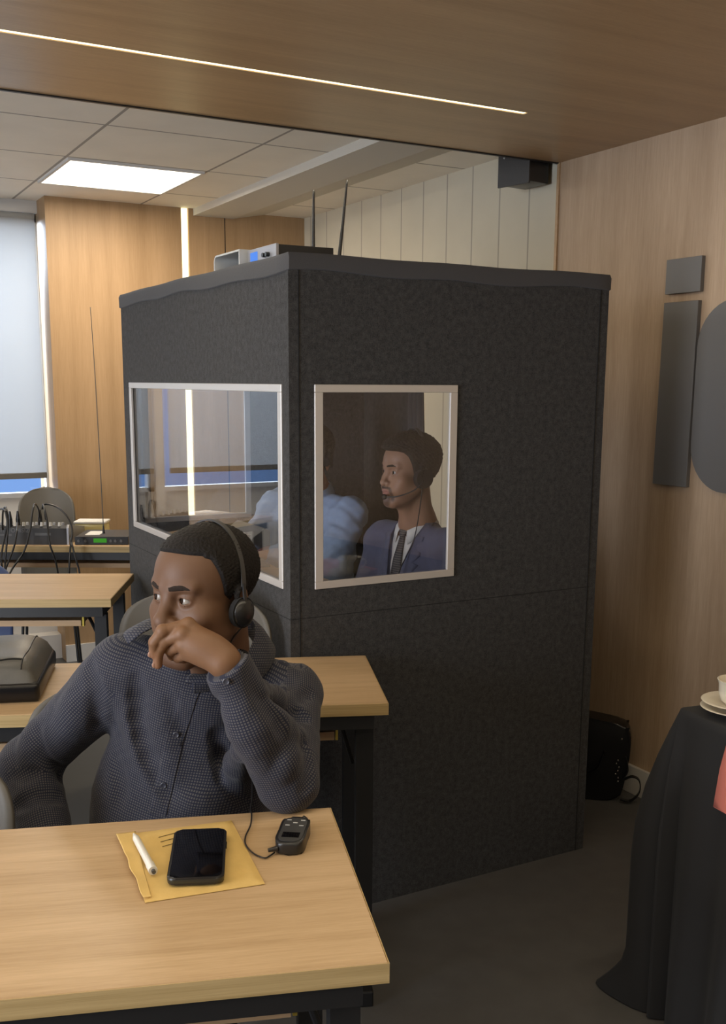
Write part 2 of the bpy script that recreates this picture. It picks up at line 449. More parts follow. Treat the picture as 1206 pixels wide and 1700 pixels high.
for x0, x1, lb in ((0.475, WX-0.022, 'pale grey roller blind over the window beside the wood panelled far wall'),
                   (-0.93, 0.385, 'pale grey roller blind mirrored in the booth glass, second from the wood panelling'),
                   (-2.58, -1.02, 'pale grey roller blind at the far left corner of the room')):
    bl = thing('roller_blind', lb, 'blind', ((x0+x1)/2, YG-0.03, 2.29), 0, 'roller blinds')
    hw = (x1-x0)/2
    obj('blind_fabric', B().box((-hw, -0.001, -1.30), (hw, 0.001, 0.0)), M['blind'], bl)
    obj('bottom_bar', B().box((-hw, -0.006, -1.325), (hw, 0.006, -1.295), bev=0.003), M['chair_grey'], bl)
    obj('roller_tube', B().cyl((-hw, 0.012, -0.012), (hw, 0.012, -0.012), 0.018), M['blind'], bl, 40)
# boxed beam under the tiled ceiling
bb = B()
bb.prism([(1.955, ZC), (1.955, 2.325), (2.175, 2.325), (2.36, ZC)], YS+0.012, YF, 'y')
struct('trim_5', bb, M['plaster'])

# light fittings
sl = thing('linear_ceiling_light', 'long warm light strip recessed in the wooden ceiling', 'light', (0.175, 2.745, ZS))
obj('diffuser', B().box((-1.875, -0.009, 0.002), (1.873, 0.009, 0.010)), M['strip'], sl)
obj('channel', B().box((-1.875, -0.0108, 0.010), (1.875, 0.0108, 0.04)), M['white_trim'], sl)
for y, lb in ((1.10, 'warm light strip recessed in the wooden ceiling above the camera'), (-0.55, 'warm light strip recessed in the wooden ceiling behind the camera')):
    s2 = thing('linear_ceiling_light', lb, 'light', (0.175, y, ZS))
    obj('diffuser', B().box((-1.875, -0.018, 0.002), (1.873, 0.018, 0.010)), M['strip'], s2)
    obj('channel', B().box((-1.875, -0.0198, 0.010), (1.875, 0.0198, 0.04)), M['white_trim'], s2)
vl = thing('linear_wall_light', 'vertical warm light strip recessed in the wooden far wall', 'light', (1.908, YF+0.010, 0))
obj('diffuser', B().box((-0.016, -0.004, 0.1), (0.016, 0.004, ZC-0.002)), M['strip_wall'], vl)
obj('channel', B().box((-0.0195, 0.004, 0.1), (0.0195, 0.009, ZC-0.002)), M['white_trim'], vl)
for x, lb in ((1.375, 'square white ceiling light panel above the wooden far wall'), (-0.73, 'square white ceiling light panel near the left window')):
    pl = thing('ceiling_light_panel', lb, 'light', (x, 4.81, ZC))
    obj('diffuser', B().box((-0.28, -0.285, -0.008), (0.28, 0.285, -0.002)), M['panel'], pl)
    fr = B()
    for a, b_ in (((-0.292, -0.297), (0.292, -0.285)), ((-0.292, 0.285), (0.292, 0.297)), ((-0.292, -0.285), (-0.28, 0.285)), ((0.28, -0.285), (0.292, 0.285))):
        fr.box((*a, -0.010), (*b_, 0))
    obj('frame', fr, M['white_trim'], pl)

# wall speaker in the corner under the wooden ceiling
sp = thing('wall_speaker', 'small black speaker on the pale panelled wall under the ceiling edge', 'speaker', (2.52, 3.36, 2.27))
b = B()
b.prism([(-0.075, 0.06), (-0.045, -0.085), (0.055, -0.065), (0.055, 0.075)], -0.065, 0.068, 'z', 0.003)
obj('cabinet', b, M['black_plastic'], sp, 30)
b = B(); b.prism([(-0.083, 0.064), (-0.053, -0.090), (-0.046, -0.088), (-0.076, 0.066)], -0.073, 0.070, 'z', 0.002)
obj('grille', b, M['dark_plastic'], sp, 30)
obj('bracket', B().box((0.055, -0.01, -0.02), (0.08, 0.03, 0.02)), M['black_metal'], sp)
obj('logo', B().sph((-0.080, 0.03, 0.03), 0.004, 6), M['white_mark'], sp, 180)

# raised letters on the right wall
def rrect(y0, y1, z0, z1, r, n=10):
    pts = []
    for cy_, cz_, a0 in ((y1-r, z1-r, 0), (y0+r, z1-r, 90), (y0+r, z0+r, 180), (y1-r, z0+r, 270)):
        for i in range(n+1):
            a = R(a0+90*i/n); pts.append((cy_+r*math.cos(a), cz_+r*math.sin(a)))
    return pts
li = thing('wall_letter', 'tall dark grey letter i with a square dot on the wooden wall', 'letter', (XW, 2.59, 1.135))
obj('stem', B().prism([(-0.072, 0), (0.082, 0), (0.075, 0.60), (-0.076, 0.60)], -0.016, 0, 'x', 0.001), M['letter'], li)
obj('dot', B().box((-0.016, -0.080, 0.627), (0, 0.074, 0.737), bev=0.001), M['letter'], li)
lo_ = B()
outer = rrect(-0.50, 0.0, 0, 0.60, 0.145); inner = rrect(-0.35, -0.15, 0.15, 0.45, 0.05)
for h in (0, 1):
    pass
vo = [[lo_.bm.verts.new((h, y, z)) for y, z in outer] for h in (-0.016, 0)]
vi = [[lo_.bm.verts.new((h, y, z)) for y, z in inner] for h in (-0.016, 0)]
n = len(outer)
for k in range(n):
    k2 = (k+1) % n
    lo_.bm.faces.new((vo[0][k], vo[0][k2], vo[1][k2], vo[1][k])); lo_.bm.faces.new((vi[0][k], vi[0][k2], vi[1][k2], vi[1][k]))
    lo_.bm.faces.new((vo[0][k], vo[0][k2], vi[0][k2], vi[0][k])); lo_.bm.faces.new((vo[1][k], vo[1][k2], vi[1][k2], vi[1][k]))
o = obj('wall_letter', lo_, M['letter'], None, 40, loc=(XW, 2.507, 1.131))
tag(o, 'rounded dark grey letter o cut by the right edge of the picture', 'letter')

# ------------------------------------------------------------------ interpreter booth
BX0, BX1, BY0, BY1, BH = 1.104, 2.13, 2.421, 3.90, 1.745
T = 0.014
booth = thing('interpreter_booth', 'dark felt interpreter booth with framed windows standing in the room', 'booth', (BX0, BY0, 0))
def lx(x): return x-BX0
def ly(y): return y-BY0
WZ0, WZ1 = 0.937, 1.462
def holed_panel(ax, c0, c1, a0, a1, h0, h1):
    """a wall panel with a window hole: ax 'y' lies across y (c0..c1) and spans x a0..a1"""
    b = B()
    def bx(u0, u1, z0, z1):
        if ax == 'y': b.box((u0, c0, z0), (u1, c1, z1))
        else: b.box((c0, u0, z0), (c1, u1, z1))
    bx(a0, h0, 0, BH); bx(h1, a1, 0, BH); bx(h0, h1, 0, WZ0); bx(h0, h1, WZ1, BH)
    return b
def wframe(ax, c0, c1, h0, h1, parent, mat=None):
    t, zf = 0.022, 0.018
    fr = B()
    for (u0, u1, z0, z1) in ((h0-0.002, h1+0.002, WZ1-t+0.004, WZ1+0.002), (h0-0.002, h1+0.002, WZ0-0.002, WZ0+t-0.004),
                             (h0-0.002, h0+t, WZ0+t-0.004, WZ1-t+0.004), (h1-t, h1+0.002, WZ0+t-0.004, WZ1-t+0.004)):
        if ax == 'y': fr.box((u0, c0-0.004, z0), (u1, c0+0.005, z1), bev=0.0012, seg=1)
        else: fr.box((c0-0.004, u0, z0), (c0+0.005, u1, z1), bev=0.0012, seg=1)
    f2 = obj('window_frame', fr, mat or M['alu'], parent)
    pn = B(); mid = c0+0.006 if ax == 'x' or c0 < 0.5 else c0+0.006
    if ax == 'y': pn.box((h0+t-0.003, mid, WZ0+t-0.006), (h1-t+0.003, mid+0.004, WZ1-t+0.006))
    else: pn.box((mid, h0+t-0.003, WZ0+t-0.006), (mid+0.004, h1-t+0.003, WZ1-t+0.006))
    obj('window_pane', pn, M['pane'], f2)
p = obj('front_panel', holed_panel('y', 0, T, 0.0, lx(BX1), lx(1.176), lx(1.606)), M['felt'], booth)
wframe('y', 0.0, T, lx(1.176), lx(1.606), p)
p = obj('side_panel', holed_panel('x', 0, T, T, ly(BY1)-T, ly(2.464), ly(3.818)), M['felt'], booth)
wframe('x', 0.0, T, ly(2.464), ly(3.818), p)
p = obj('rear_panel', holed_panel('y', ly(BY1)-T, ly(BY1), 0.0, lx(BX1), lx(1.168), lx(1.60)), M['felt'], booth)
wframe('y', ly(BY1)-T, ly(BY1), lx(1.168), lx(1.60), p)
b = B(); b.box((lx(BX1)-T, T, 0), (lx(BX1), 0.14, BH)); b.box((lx(BX1)-T, ly(3.47), 0), (lx(BX1), ly(BY1)-T, BH)); b.box((lx(BX1)-T, 0.14, 1.66), (lx(BX1), ly(3.47), BH))
obj('door_panel', b, M['felt'], booth)
# curtain gathered at the far side of the doorway
def cur(u, v):
    z = 1.66-v*1.62
    y = ly(3.50)-(0.085+0.035*math.sin(v*3.4)+0.02*v)*u
    return (lx(BX1)-T-0.018+0.010*math.sin(u*22), y, z)
obj('door_curtain', B().grid(cur, 40, 24), M['trim_cloth'], booth, 180, solid=0.003)
# seams where two panel rows and folding corners meet
b = B()
b.box((0.0, -0.0008, 0.860), (lx(BX1)-0.03, 0.0, 0.8612)); b.box((0.026, -0.0015, 0.0), (0.0285, 0.0, BH)); b.box((lx(BX1)-0.033, -0.0015, 0.0), (lx(BX1)-0.031, 0.0, BH))
b.box((-0.0008, 0.0, 0.860), (0.0, ly(BY1), 0.8612))
obj('panel_seam', b, M['foam'], booth)
# top cover: cloth wrapped over the upper edge, sagging slightly at the rim
tc_ = B()
W_, D_ = lx(BX1), ly(BY1)
per = []
for i in range(40): per.append((i/40*W_, 0, 0, -1))
for i in range(50): per.append((W_, i/50*D_, 1, 0))
for i in range(40): per.append((W_*(1-i/40), D_, 0, 1))
for i in range(50): per.append((0, D_*(1-i/50), -1, 0))
rings = []
for zz, off in ((BH-0.008, 0.001), (BH-0.006, 0.0055), (BH+0.026, 0.0065), (BH+0.036, 0.001), (BH+0.030, -0.06)):
    ring = []
    for i, (x, y, nx, ny) in enumerate(per):
        s_ = 0.0035*math.sin(i*0.42)+0.003*math.sin(i*0.17+1)
        ring.append(tc_.bm.verts.new((x+nx*off, y+ny*off, zz+(s_ if zz < BH else s_*0.35))))
    rings.append(ring)
n = len(per)
for a, b_ in zip(rings, rings[1:]):
    for k in range(n): tc_.bm.faces.new((a[k], a[(k+1) % n], b_[(k+1) % n], b_[k]))
tc_.bm.faces.new(rings[-1])
obj('top_cover', tc_, M['trim_cloth'], booth, 40)

# desk inside the booth, along the left window
dk = thing('booth_desk', 'wooden desk shelf inside the booth below its left window', 'desk', (BX0+T, BY0+0.08, 0))
obj('desk_top', B().box((0.01, 0.0, 0.80), (0.42, 1.28, 0.822), bev=0.002), M['wood_table'], dk)
for yy in (0.03, 1.21):
    obj('leg', B().box((0.36, yy, 0), (0.40, yy+0.035, 0.80)), M['black_metal'], dk); obj('leg', B().box((0.02, yy, 0), (0.06, yy+0.035, 0.80)), M['black_metal'], dk)
o = obj('desk_runner', B().box((0.0, 0.0, 0.0), (0.24, 0.34, 0.003)), M['cloth_pink'], None, loc=(1.15, 2.53, 0.8225))
tag(o, 'salmon pink cloth lying on the desk inside the booth', 'cloth')
cn = thing('interpreter_console', 'grey interpreter console with tilted panel on the booth desk', 'console', (1.37, 3.50, 0.823), R(-90))
b = B(); b.prism([(-0.08, 0), (0.09, 0), (0.09, 0.13), (0.07, 0.14), (-0.08, 0.035)], -0.13, 0.13, 'x', 0.003)
obj('body', b, M['grey_metal'], cn, 30)
for i in range(5):
    for j in range(2): obj('button', B().box((-0.10+i*0.042, -0.03+j*0.045, 0.066+j*0.031), (-0.075+i*0.042, -0.012+j*0.045, 0.083+j*0.031)), M['paper'], cn)

# receiver and its antennas on the roof
ROOF = BH+0.034
rc = thing('receiver_unit', 'dark rack receiver with blue screen on the booth roof corner', 'receiver', (1.155, 2.60, ROOF))
obj('case', B().box((0.004, -0.0, 0.0), (0.165, 0.19, 0.044), bev=0.0015), M['black_plastic'], rc)
fp = obj('front_plate', B().box((-0.004, -0.002, 0.0), (0.004, 0.192, 0.046), bev=0.001), M['silver'], rc)
obj('screen', B().box((-0.0055, 0.122, 0.009), (-0.004, 0.170, 0.037)), M['screen_blue'], fp)
obj('rotary_knob', B().cyl((-0.014, 0.045, 0.022), (-0.004, 0.045, 0.022), 0.006), M['black_plastic'], fp, 40)
obj('rotary_knob', B().cyl((-0.014, 0.068, 0.022), (-0.004, 0.068, 0.022), 0.006), M['black_plastic'], fp, 40)
sh = thing('charger_case', 'grey rounded open case behind the receiver on the booth roof', 'case', (1.135, 2.90, ROOF))
b = B()
o1 = [(0.0, 0.0), (0.19, 0.0)]; 
arc_o = [(-0.10, 0), (-0.10, 0.03)]+[(-0.08+0.02*math.cos(R(a)), 0.03+0.02*math.sin(R(a))) for a in range(180, 89, -15)]+[(0.09, 0.05), (0.10, 0.05), (0.10, 0)]
arc_i = [(0.094, 0), (0.094, 0.045), (-0.08, 0.045)]+[(-0.08+0.0145*math.cos(R(a)), 0.0305+0.0145*math.sin(R(a))) for a in range(90, 181, 15)]+[(-0.0945, 0)]
b.prism([(-y, z) for y, z in arc_o+arc_i], -0.005, 0.12, 'x')
obj('shell', b, M['white_mark'], sh, 40)
obj('back', B().box((0.11, -0.094, 0.001), (0.119, 0.094, 0.045)), M['dark_plastic'], sh)
for (x, y, dx, lb, hh) in ((1.356, 2.80, 0.002, 'thin upright black antenna, left one on the booth roof', 0.225), (1.435, 2.80, 0.030, 'leaning black antenna, right one on the booth roof', 0.262)):
    an = thing('antenna', lb, 'antenna', (x, y, ROOF), 0, 'antennas on the booth roof')
    obj('rod', B().tube([(0, 0, 0.01), (dx*0.5, 0, hh*0.5), (dx, 0, hh)], (0.0065, 0.003), 8), M['black_plastic'], an, 180)
    obj('foot', B().box((-0.018, -0.018, 0), (0.02, 0.018, 0.012), bev=0.002), M['black_plastic'], an)

# ------------------------------------------------------------------ tables
def table(name_label, br, ang, L_, D_, zt=0.76, group='folding conference tables'):
    """local x runs left to right along the table, origin at its right back floor corner"""
    t = thing('conference_table', name_label, 'table', (br[0], br[1], 0), -ang, group)
    th = 0.028
    obj('tabletop', B().box((-L_, -D_, zt-th), (0, 0, zt), bev=0.0015, seg=1), M['wood_table'], t)
    e = B(); e.box((-L_, -D_-0.0012, zt-th), (0.0012, -D_, zt-0.0008)); e.box((0.0, -D_, zt-th), (0.0012, 0, zt-0.0008))
    obj('edge_band', e, M['wood_edge'], t)
    zr = zt-th
    for y0 in (-D_+0.012, -0.045):
        obj('rail', B().box((-L_+0.03, y0, zr-0.036), (-0.03, y0+0.032, zr)), M['black_metal'], t)
    for x0 in (-0.062, -L_+0.03):
        obj('side_rail', B().box((x0, -D_+0.044, zr-0.036), (x0+0.032, -0.045, zr)), M['black_metal'], t)
        for y0 in (-D_+0.05, -0.085):
            obj('leg', B().box((x0-0.004, y0, 0.04), (x0+0.036, y0+0.036, zr-0.036)), M['black_metal'], t)
        obj('foot', B().box((x0-0.004, -D_+0.01, 0), (x0+0.036, -0.01, 0.04), bev=0.004), M['black_metal'], t)
    obj('shelf', B().box((-L_+0.115, -D_+0.07, zr-0.080), (-0.115, -0.10, zr-0.060)), M['wood_shelf'], t)
    obj('shelf_bracket', B().box((-0.112, -D_+0.075, zr-0.082), (-0.106, -D_+0.095, zr-0.0)), M['gold'], t)
    obj('shelf_bracket', B().box((-0.112, -0.14, zr-0.082), (-0.106, -0.12, zr-0.0)), M['grey_metal'], t)
    obj('brace', B().cyl((-0.10, -D_+0.10, zr-0.04), (-0.062, -D_+0.16, zr-0.17), 0.006, n=8), M['black_metal'], t)
    return t
T1_ANG, T2_ANG, T3_ANG, T4_ANG = R(18.2), R(21.5), R(25.5), R(28.2)
T1 = table('nearest pale oak conference table with the envelope and phone on it', (0.753, 1.495), T1_ANG, 1.4, 0.49)
T2 = table('oak conference table behind the seated man, beside the booth corner', (1.287, 2.350), T2_ANG, 1.4, 0.42)
T3 = table('oak conference table left of the booth, in front of the mixer table', (1.088, 3.80), T3_ANG, 1.4, 0.47)
T4 = table('rearmost oak conference table carrying the audio mixer', (1.62, 4.80), T4_ANG, 1.6, 0.48)
def on_table(T_, x, y, z=0.76):
    a = T_.rotation_euler[2]; o = T_.location
    return (o[0]+x*math.cos(a)-y*math.sin(a), o[1]+x*math.sin(a)+y*math.cos(a), z)

# ------------------------------------------------------------------ chairs
def make_chair(label, loc, rz, mat, group='plastic shell chairs'):
    """faces local -y"""
    c = thing('shell_chair', label, 'chair', loc, rz, group)
    prof = [(-0.225, 0.425), (-0.20, 0.445), (-0.12, 0.447), (0.0, 0.437), (0.09, 0.432), (0.145, 0.452), (0.178, 0.52), (0.198, 0.62), (0.215, 0.72), (0.228, 0.79), (0.236, 0.842)]
    wid = [0.19, 0.215, 0.222, 0.222, 0.215, 0.205, 0.205, 0.21, 0.21, 0.20, 0.14]
    def sh_(u, v):
        s = (u*2-1)
        if v > 0.86:
            q = (v-0.86)/0.14
        t = v*(len(prof)-1); i = min(int(t), len(prof)-2); f = t-i
        y = prof[i][0]*(1-f)+prof[i+1][0]*f; z = prof[i][1]*(1-f)+prof[i+1][1]*f
        wv = wid[i]*(1-f)+wid[i+1]*f
        if v > 0.8:
            q = (v-0.8)/0.2; wv = 0.21*math.sqrt(max(0.0, 1-q**2.6))*0.96+0.008
        if v < 0.1: wv = 0.17+0.045*math.sqrt(v/0.1)
        back = max(0, min(1, (v-0.5)/0.2))
        y2 = y-0.055*back*s*s*(wv/0.21)**2; z2 = z+0.018*(1-back)*s*s
        return (s*wv, y2, z2)
    obj('seat_shell', B().grid(sh_, 25, 60), mat, c, 180, solid=0.008)
    for sx in (-1, 1):
        for sy, yy in ((-1, -0.15), (1, 0.12)):
            obj('leg', B().tube([(sx*0.13, yy, 0.425), (sx*0.17, yy+sy*0.02, 0.38), (sx*0.21, yy+sy*0.07, 0.012)], 0.011, 8), M['black_metal'], c, 180)
    obj('seat_frame', B().tube([(-0.13, -0.15, 0.42), (-0.13, 0.12, 0.42), (0.13, 0.12, 0.42), (0.13, -0.15, 0.42), (-0.13, -0.15, 0.42)], 0.009, 8, smooth=False), M['black_metal'], c, 180)
    return c

# chairs in view
ch = make_chair('grey shell chair the man in the dark shirt sits on', (0.505, 1.935, 0), R(-24), M['chair_grey'])
copy_tree(ch, (0.02, 1.70, 0), R(160+180-6), 'grey shell chair cut by the left edge beside the seated man', 'plastic shell chairs')
copy_tree(ch, (0.785, 2.485, 0), R(-45), 'grey shell chair tucked behind the second table, seen either side of the man', 'plastic shell chairs').scale = (1.06, 1, 1.085)
copy_tree(ch, (1.03, 5.05, 0.0), R(-14), 'grey shell chair standing behind the audio mixer near the window', 'plastic shell chairs').scale = (0.64, 1.0, 1.13)
make_chair('dark blue shell chair pushed under the table left of the booth', (0.48, 4.13, 0), R(-25), M['chair_blue'], None).scale = (0.9, 0.9, 0.92)

# ------------------------------------------------------------------ things on the nearest table
ZT = 0.76
ev = thing('envelope', 'yellow manila envelope lying on the nearest table under the phone', 'envelope', (0.478, 1.42, ZT))
cs = [(0.408, 1.549), (0.584, 1.520), (0.545, 1.290), (0.377, 1.317)]
def evp(u, v, h):
    a = [cs[0][i]*(1-u)+cs[1][i]*u for i in (0, 1)]; b_ = [cs[3][i]*(1-u)+cs[2][i]*u for i in (0, 1)]
    x, y = a[0]*(1-v)+b_[0]*v, a[1]*(1-v)+b_[1]*v
    return x-0.478, y-1.42, h
def evs(u, v):
    e = min(u, v, 1-u, 1-v)
    h = 0.0045*min(1, e*14)**0.6+0.0008*noise.noise(Vector((u*9, v*9, 1)))
    x, y, z = evp(u, v, max(0.0012, h))
    x += 0.0014*noise.noise(Vector((v*7, 3, 0)))*(1 if u < 0.03 else 0); return x, y, z
bq = B().grid(evs, 40, 40)
bq.grid(lambda u, v: evp(u, v, 0.0003), 2, 2)
obj('envelope_body', bq, M['manila'], ev, 180)
def flap(u, v):
    vv = 0.02+0.95*v; u0 = -0.045*(1-vv)**0.6; x, y, z = evp(u0+(0.13-u0)*u*(1-0.55*vv), vv, 0.0062+0.003*math.sin(v*3.1)*(1-u)+0.0008*math.sin(v*17))
    x += 0.0022*noise.noise(Vector((v*6, 1, 2)))*(1-u); return x, y, z
obj('flap', B().grid(flap, 12, 40), M['manila'], ev, 180, solid=0.0006)
bq = B()
for k in range(3):
    x, y, z = evp(0.30, 0.16+0.075*k, 0.0056); x1, y1, _ = evp(0.56, 0.11+0.075*k, 0)
    bq.tube([(x, y, z), ((x+x1)/2, (y+y1)/2+0.001, z), (x1, y1, z)], 0.0005, 5)
obj('handwriting', bq, M['ink'], ev)
ph = thing('smartphone', 'black smartphone with dark screen lying on the yellow envelope', 'phone', (0.484, 1.400, ZT+0.0072), R(-22.5))
def rr2(w_, h_, r, n=6):
    return [(x, y) for x, y in rrect(-w_/2, w_/2, -h_/2, h_/2, r, n)]
obj('body', B().prism(rr2(0.080, 0.168, 0.012), 0.0, 0.0105, 'z', 0.0018), M['black_plastic'], ph, 35)
obj('frame', B().prism(rr2(0.0812, 0.1692, 0.0125), 0.0035, 0.0090, 'z', 0.0006), M['phone_rim'], ph, 35)
obj('screen', B().prism(rr2(0.074, 0.161, 0.010), 0.0104, 0.0112, 'z'), M['glass_black'], ph, 35)
obj('side_button', B().box((0.0404, 0.02, 0.0045), (0.0418, 0.04, 0.0075), bev=0.0004, seg=1), M['phone_rim'], ph)
rg = B()
rg.tube([(0.018*math.cos(2*PI*i/24), 0.018*math.sin(2*PI*i/24), 0) for i in range(25)], 0.0016, 8, smooth=False)
obj('finger_ring', rg, M['steel'], ph, 180, loc=(-0.012, 0.084, 0.0012), rot=(0, 0, 0))
pn = thing('pen', 'white plastic click pen lying on the envelope left of the phone', 'pen', (0.4135, 1.4445, ZT+0.0145), R(-4.7))
obj('barrel', B().cyl((0, -0.045, 0), (0, 0.052, 0), 0.0058, 0.0055, 20), M['white_plastic'], pn, 40)
obj('tip', B().cyl((0, 0.052, 0), (0, 0.070, 0), 0.0055, 0.0015, 20), M['white_plastic'], pn, 40)
obj('grip', B().cyl((0, -0.066, 0), (0, -0.045, 0), 0.0066, 0.0066, 20), M['white_plastic'], pn, 40)
obj('clip', B().box((-0.0014, -0.062, 0.0055), (0.0014, -0.022, 0.0070), bev=0.0004, seg=1), M['paper'], pn)
obj('push_button', B().cyl((0, -0.071, 0), (0, -0.066, 0), 0.003), M['grey_metal'], pn, 40)
hr = thing('handheld_receiver', 'black handheld interpretation receiver with small screen beside the envelope', 'receiver', (0.640, 1.400, ZT+0.0008), R(-34))
def rcout(s=1.0):
    pts = []
    for i in range(48):
        a = 2*PI*i/48; c_, s_ = math.cos(a), math.sin(a)
        y = 0.050*abs(s_)**0.62*(1 if s_ > 0 else -1)
        wx = 0.0235+0.0035*math.cos((y-0.012)/0.052*PI*1.15)*-1 if False else 0.0225+0.0035*(abs(y/0.05)**1.5)*(1 if y > 0 else 0.9)
        x = wx*abs(c_)**0.55*(1 if c_ > 0 else -1)
        pts.append((x*s, y*s))
    return pts
obj('body', B().prism(rcout(), 0.0, 0.020, 'z', 0.0045), M['black_plastic'], hr, 60)
obj('face_plate', B().prism([(x*0.82, y*0.86) for x, y in rcout()], 0.0199, 0.0208, 'z'), M['dark_plastic'], hr, 60)
obj('screen', B().box((-0.0135, -0.030, 0.0206), (0.0135, -0.012, 0.0213)), M['glass_black'], hr)
for x, y in ((-0.011, 0.034), (0.011, 0.034), (0, 0.024), (-0.011, 0.014), (0.011, 0.014)):
    obj('button', B().box((x-0.0035, y-0.0009, 0.0207), (x+0.0035, y+0.0009, 0.0214)), M['white_mark'], hr)
obj('antenna_stub', B().tube([(0.012, 0.046, 0.010), (0.013, 0.058, 0.011), (0.006, 0.063, 0.014)], 0.0032, 8), M['black_plastic'], hr, 180)
obj('plug', B().cyl((-0.030, -0.052, 0.008), (-0.017, -0.046, 0.009), 0.0030, 0.0042), M['black_plastic'], hr, 40)

# ------------------------------------------------------------------ bag on the second table
bg_ = thing('document_bag', 'soft dark grey leather bag lying on the second table', 'bag', (0.30, 2.54, ZT), R(-19))
def dome(u, v):
    x = -0.30+0.50*u; y = -0.155+0.31*v
    ex = min(u, 1-u)*2; ey = min(v, 1-v)*2
    s_ = (1-(1-min(1, ex*3.4))**2.6)*(1-(1-min(1, ey*2.6))**2.4)
    z = 0.040+0.052*s_**0.42+0.008*noise.noise(Vector((u*3, v*3, 5)))*s_
    return x, y, z
b = B().grid(dome, 44, 30)
obj('bag_top', b, M['leather_bag'], bg_, 180)
b = B(); b.box((-0.305, -0.160, 0.0), (0.205, 0.160, 0.046), bev=0.012, seg=3)
obj('bag_base', b, M['leather_black'], bg_, 60)
def side(u, v):
    x, y, z = dome(u, v); return x, y, z+0.002
pts = [dome(0.93-0.0*i, 0.04+0.92*i/20) for i in range(21)]
obj('seam', B().tube([(x, y, z+0.001) for x, y, z in pts], 0.0016, 6), M['leather_black'], bg_, 180)
pts = [dome(0.02+0.91*i/20, 0.13+0.01*math.sin(i)) for i in range(21)]
obj('zip', B().tube([(x, y, z+0.001) for x, y, z in pts], 0.0022, 6), M['leather_black'], bg_, 180)

# ------------------------------------------------------------------ audio gear on the rearmost table
A4 = T4.rotation_euler[2]
mx0 = on_table(T4, -0.66, -0.46)
fx = thing('audio_mixer', 'dark audio mixing console seen from its rear on the rearmost table', 'mixer', (0.80, 4.735, ZT), A4)
b = B(); b.prism([(0.0, 0.0), (0.0, 0.072), (0.012, 0.084), (0.26, 0.045), (0.27, 0.0)], -0.30, 0.26, 'x', 0.003)
obj('case', b, M['dark_plastic'], fx, 30)
for i in range(14):
    x = -0.28+i*0.039
    obj('knob', B().cyl((x, 0.010, 0.080), (x, 0.012, 0.098), 0.0075, 0.006, 12), M['paper'], fx, 40)
    obj('knob', B().cyl((x+0.012, 0.03, 0.080), (x+0.012, 0.031, 0.094), 0.006, 0.005, 10), M['silver'], fx, 40)
    obj('knob', B().cyl((x, 0.06, 0.072), (x, 0.062, 0.092), 0.006, 0.005, 10), M['paper'], fx, 40)
lettering('VDVAHX OHISIZ', 0.026, M['letter'], fx, (0.0, -0.0012, 0.062), (R(90), 0, 0))
for a, b_ in (((-0.14, -0.001, 0.038), (-0.07, 0, 0.050)), ((-0.06, -0.001, 0.038), (0.02, 0, 0.046)), ((0.12, -0.001, 0.040), (0.19, 0, 0.052))):
    obj('label_strip', B().box(a, b_), M['grey_metal'], fx)
obj('socket', B().box((-0.062, -0.002, 0.010), (-0.042, 0, 0.028)), M['paper'], fx)
obj('side_cheek', B().prism([(-0.003, 0.0), (-0.003, 0.075), (0.012, 0.088), (0.262, 0.048), (0.272, 0.0)], 0.26, 0.27, 'x', 0.001), M['silver'], fx)
wr = thing('wireless_receiver', 'flat black receiver box with green display on the rearmost table', 'receiver', (1.165, 4.545, ZT), A4+R(2))
obj('case', B().box((-0.115, 0.0, 0.003), (0.115, 0.22, 0.036), bev=0.002), M['dark_plastic'], wr)
fp = obj('front_plate', B().box((-0.117, -0.006, 0.001), (0.117, 0.0, 0.037), bev=0.0015), M['black_plastic'], wr)
obj('display', B().box((-0.035, -0.0075, 0.011), (0.022, -0.006, 0.029)), M['screen_green'], fp)
for x in (-0.10, -0.07, 0.04, 0.06, 0.085): obj('knob', B().cyl((x, -0.010, 0.018), (x, -0.006, 0.018), 0.006, n=12), M['grey_metal'], fp, 40)
obj('paper_label', B().box((-0.085, 0.05, 0.0362), (-0.02, 0.17, 0.0368)), M['paper'], wr)
an = thing('whip_antenna', 'tall thin whip antenna rising from the green display receiver', 'antenna', (1.199, 4.641, ZT+0.036))
obj('rod', B().tube([(0, 0, 0.0), (-0.004, 0, 0.35), (-0.010, 0, 0.70), (-0.018, 0, 0.985)], (0.0022, 0.0014), 8), M['grey_metal'], an, 180)
obj('base', B().cyl((0, 0, 0), (0, 0, 0.035), 0.006, 0.003), M['black_plastic'], an, 40)
tb = thing('storage_box', 'small translucent yellowish plastic box behind the mixer', 'box', (1.21, 4.885, ZT), A4)
M['yellow_plastic'] = plain('yellow_plastic', (0.62, 0.55, 0.24), 0.3)
obj('box_body', B().box((-0.07, -0.05, 0), (0.07, 0.05, 0.055), bev=0.006), M['yellow_plastic'], tb, 60)
obj('lid', B().box((-0.074, -0.054, 0.055), (0.074, 0.054, 0.067), bev=0.004), M['paper'], tb, 60)

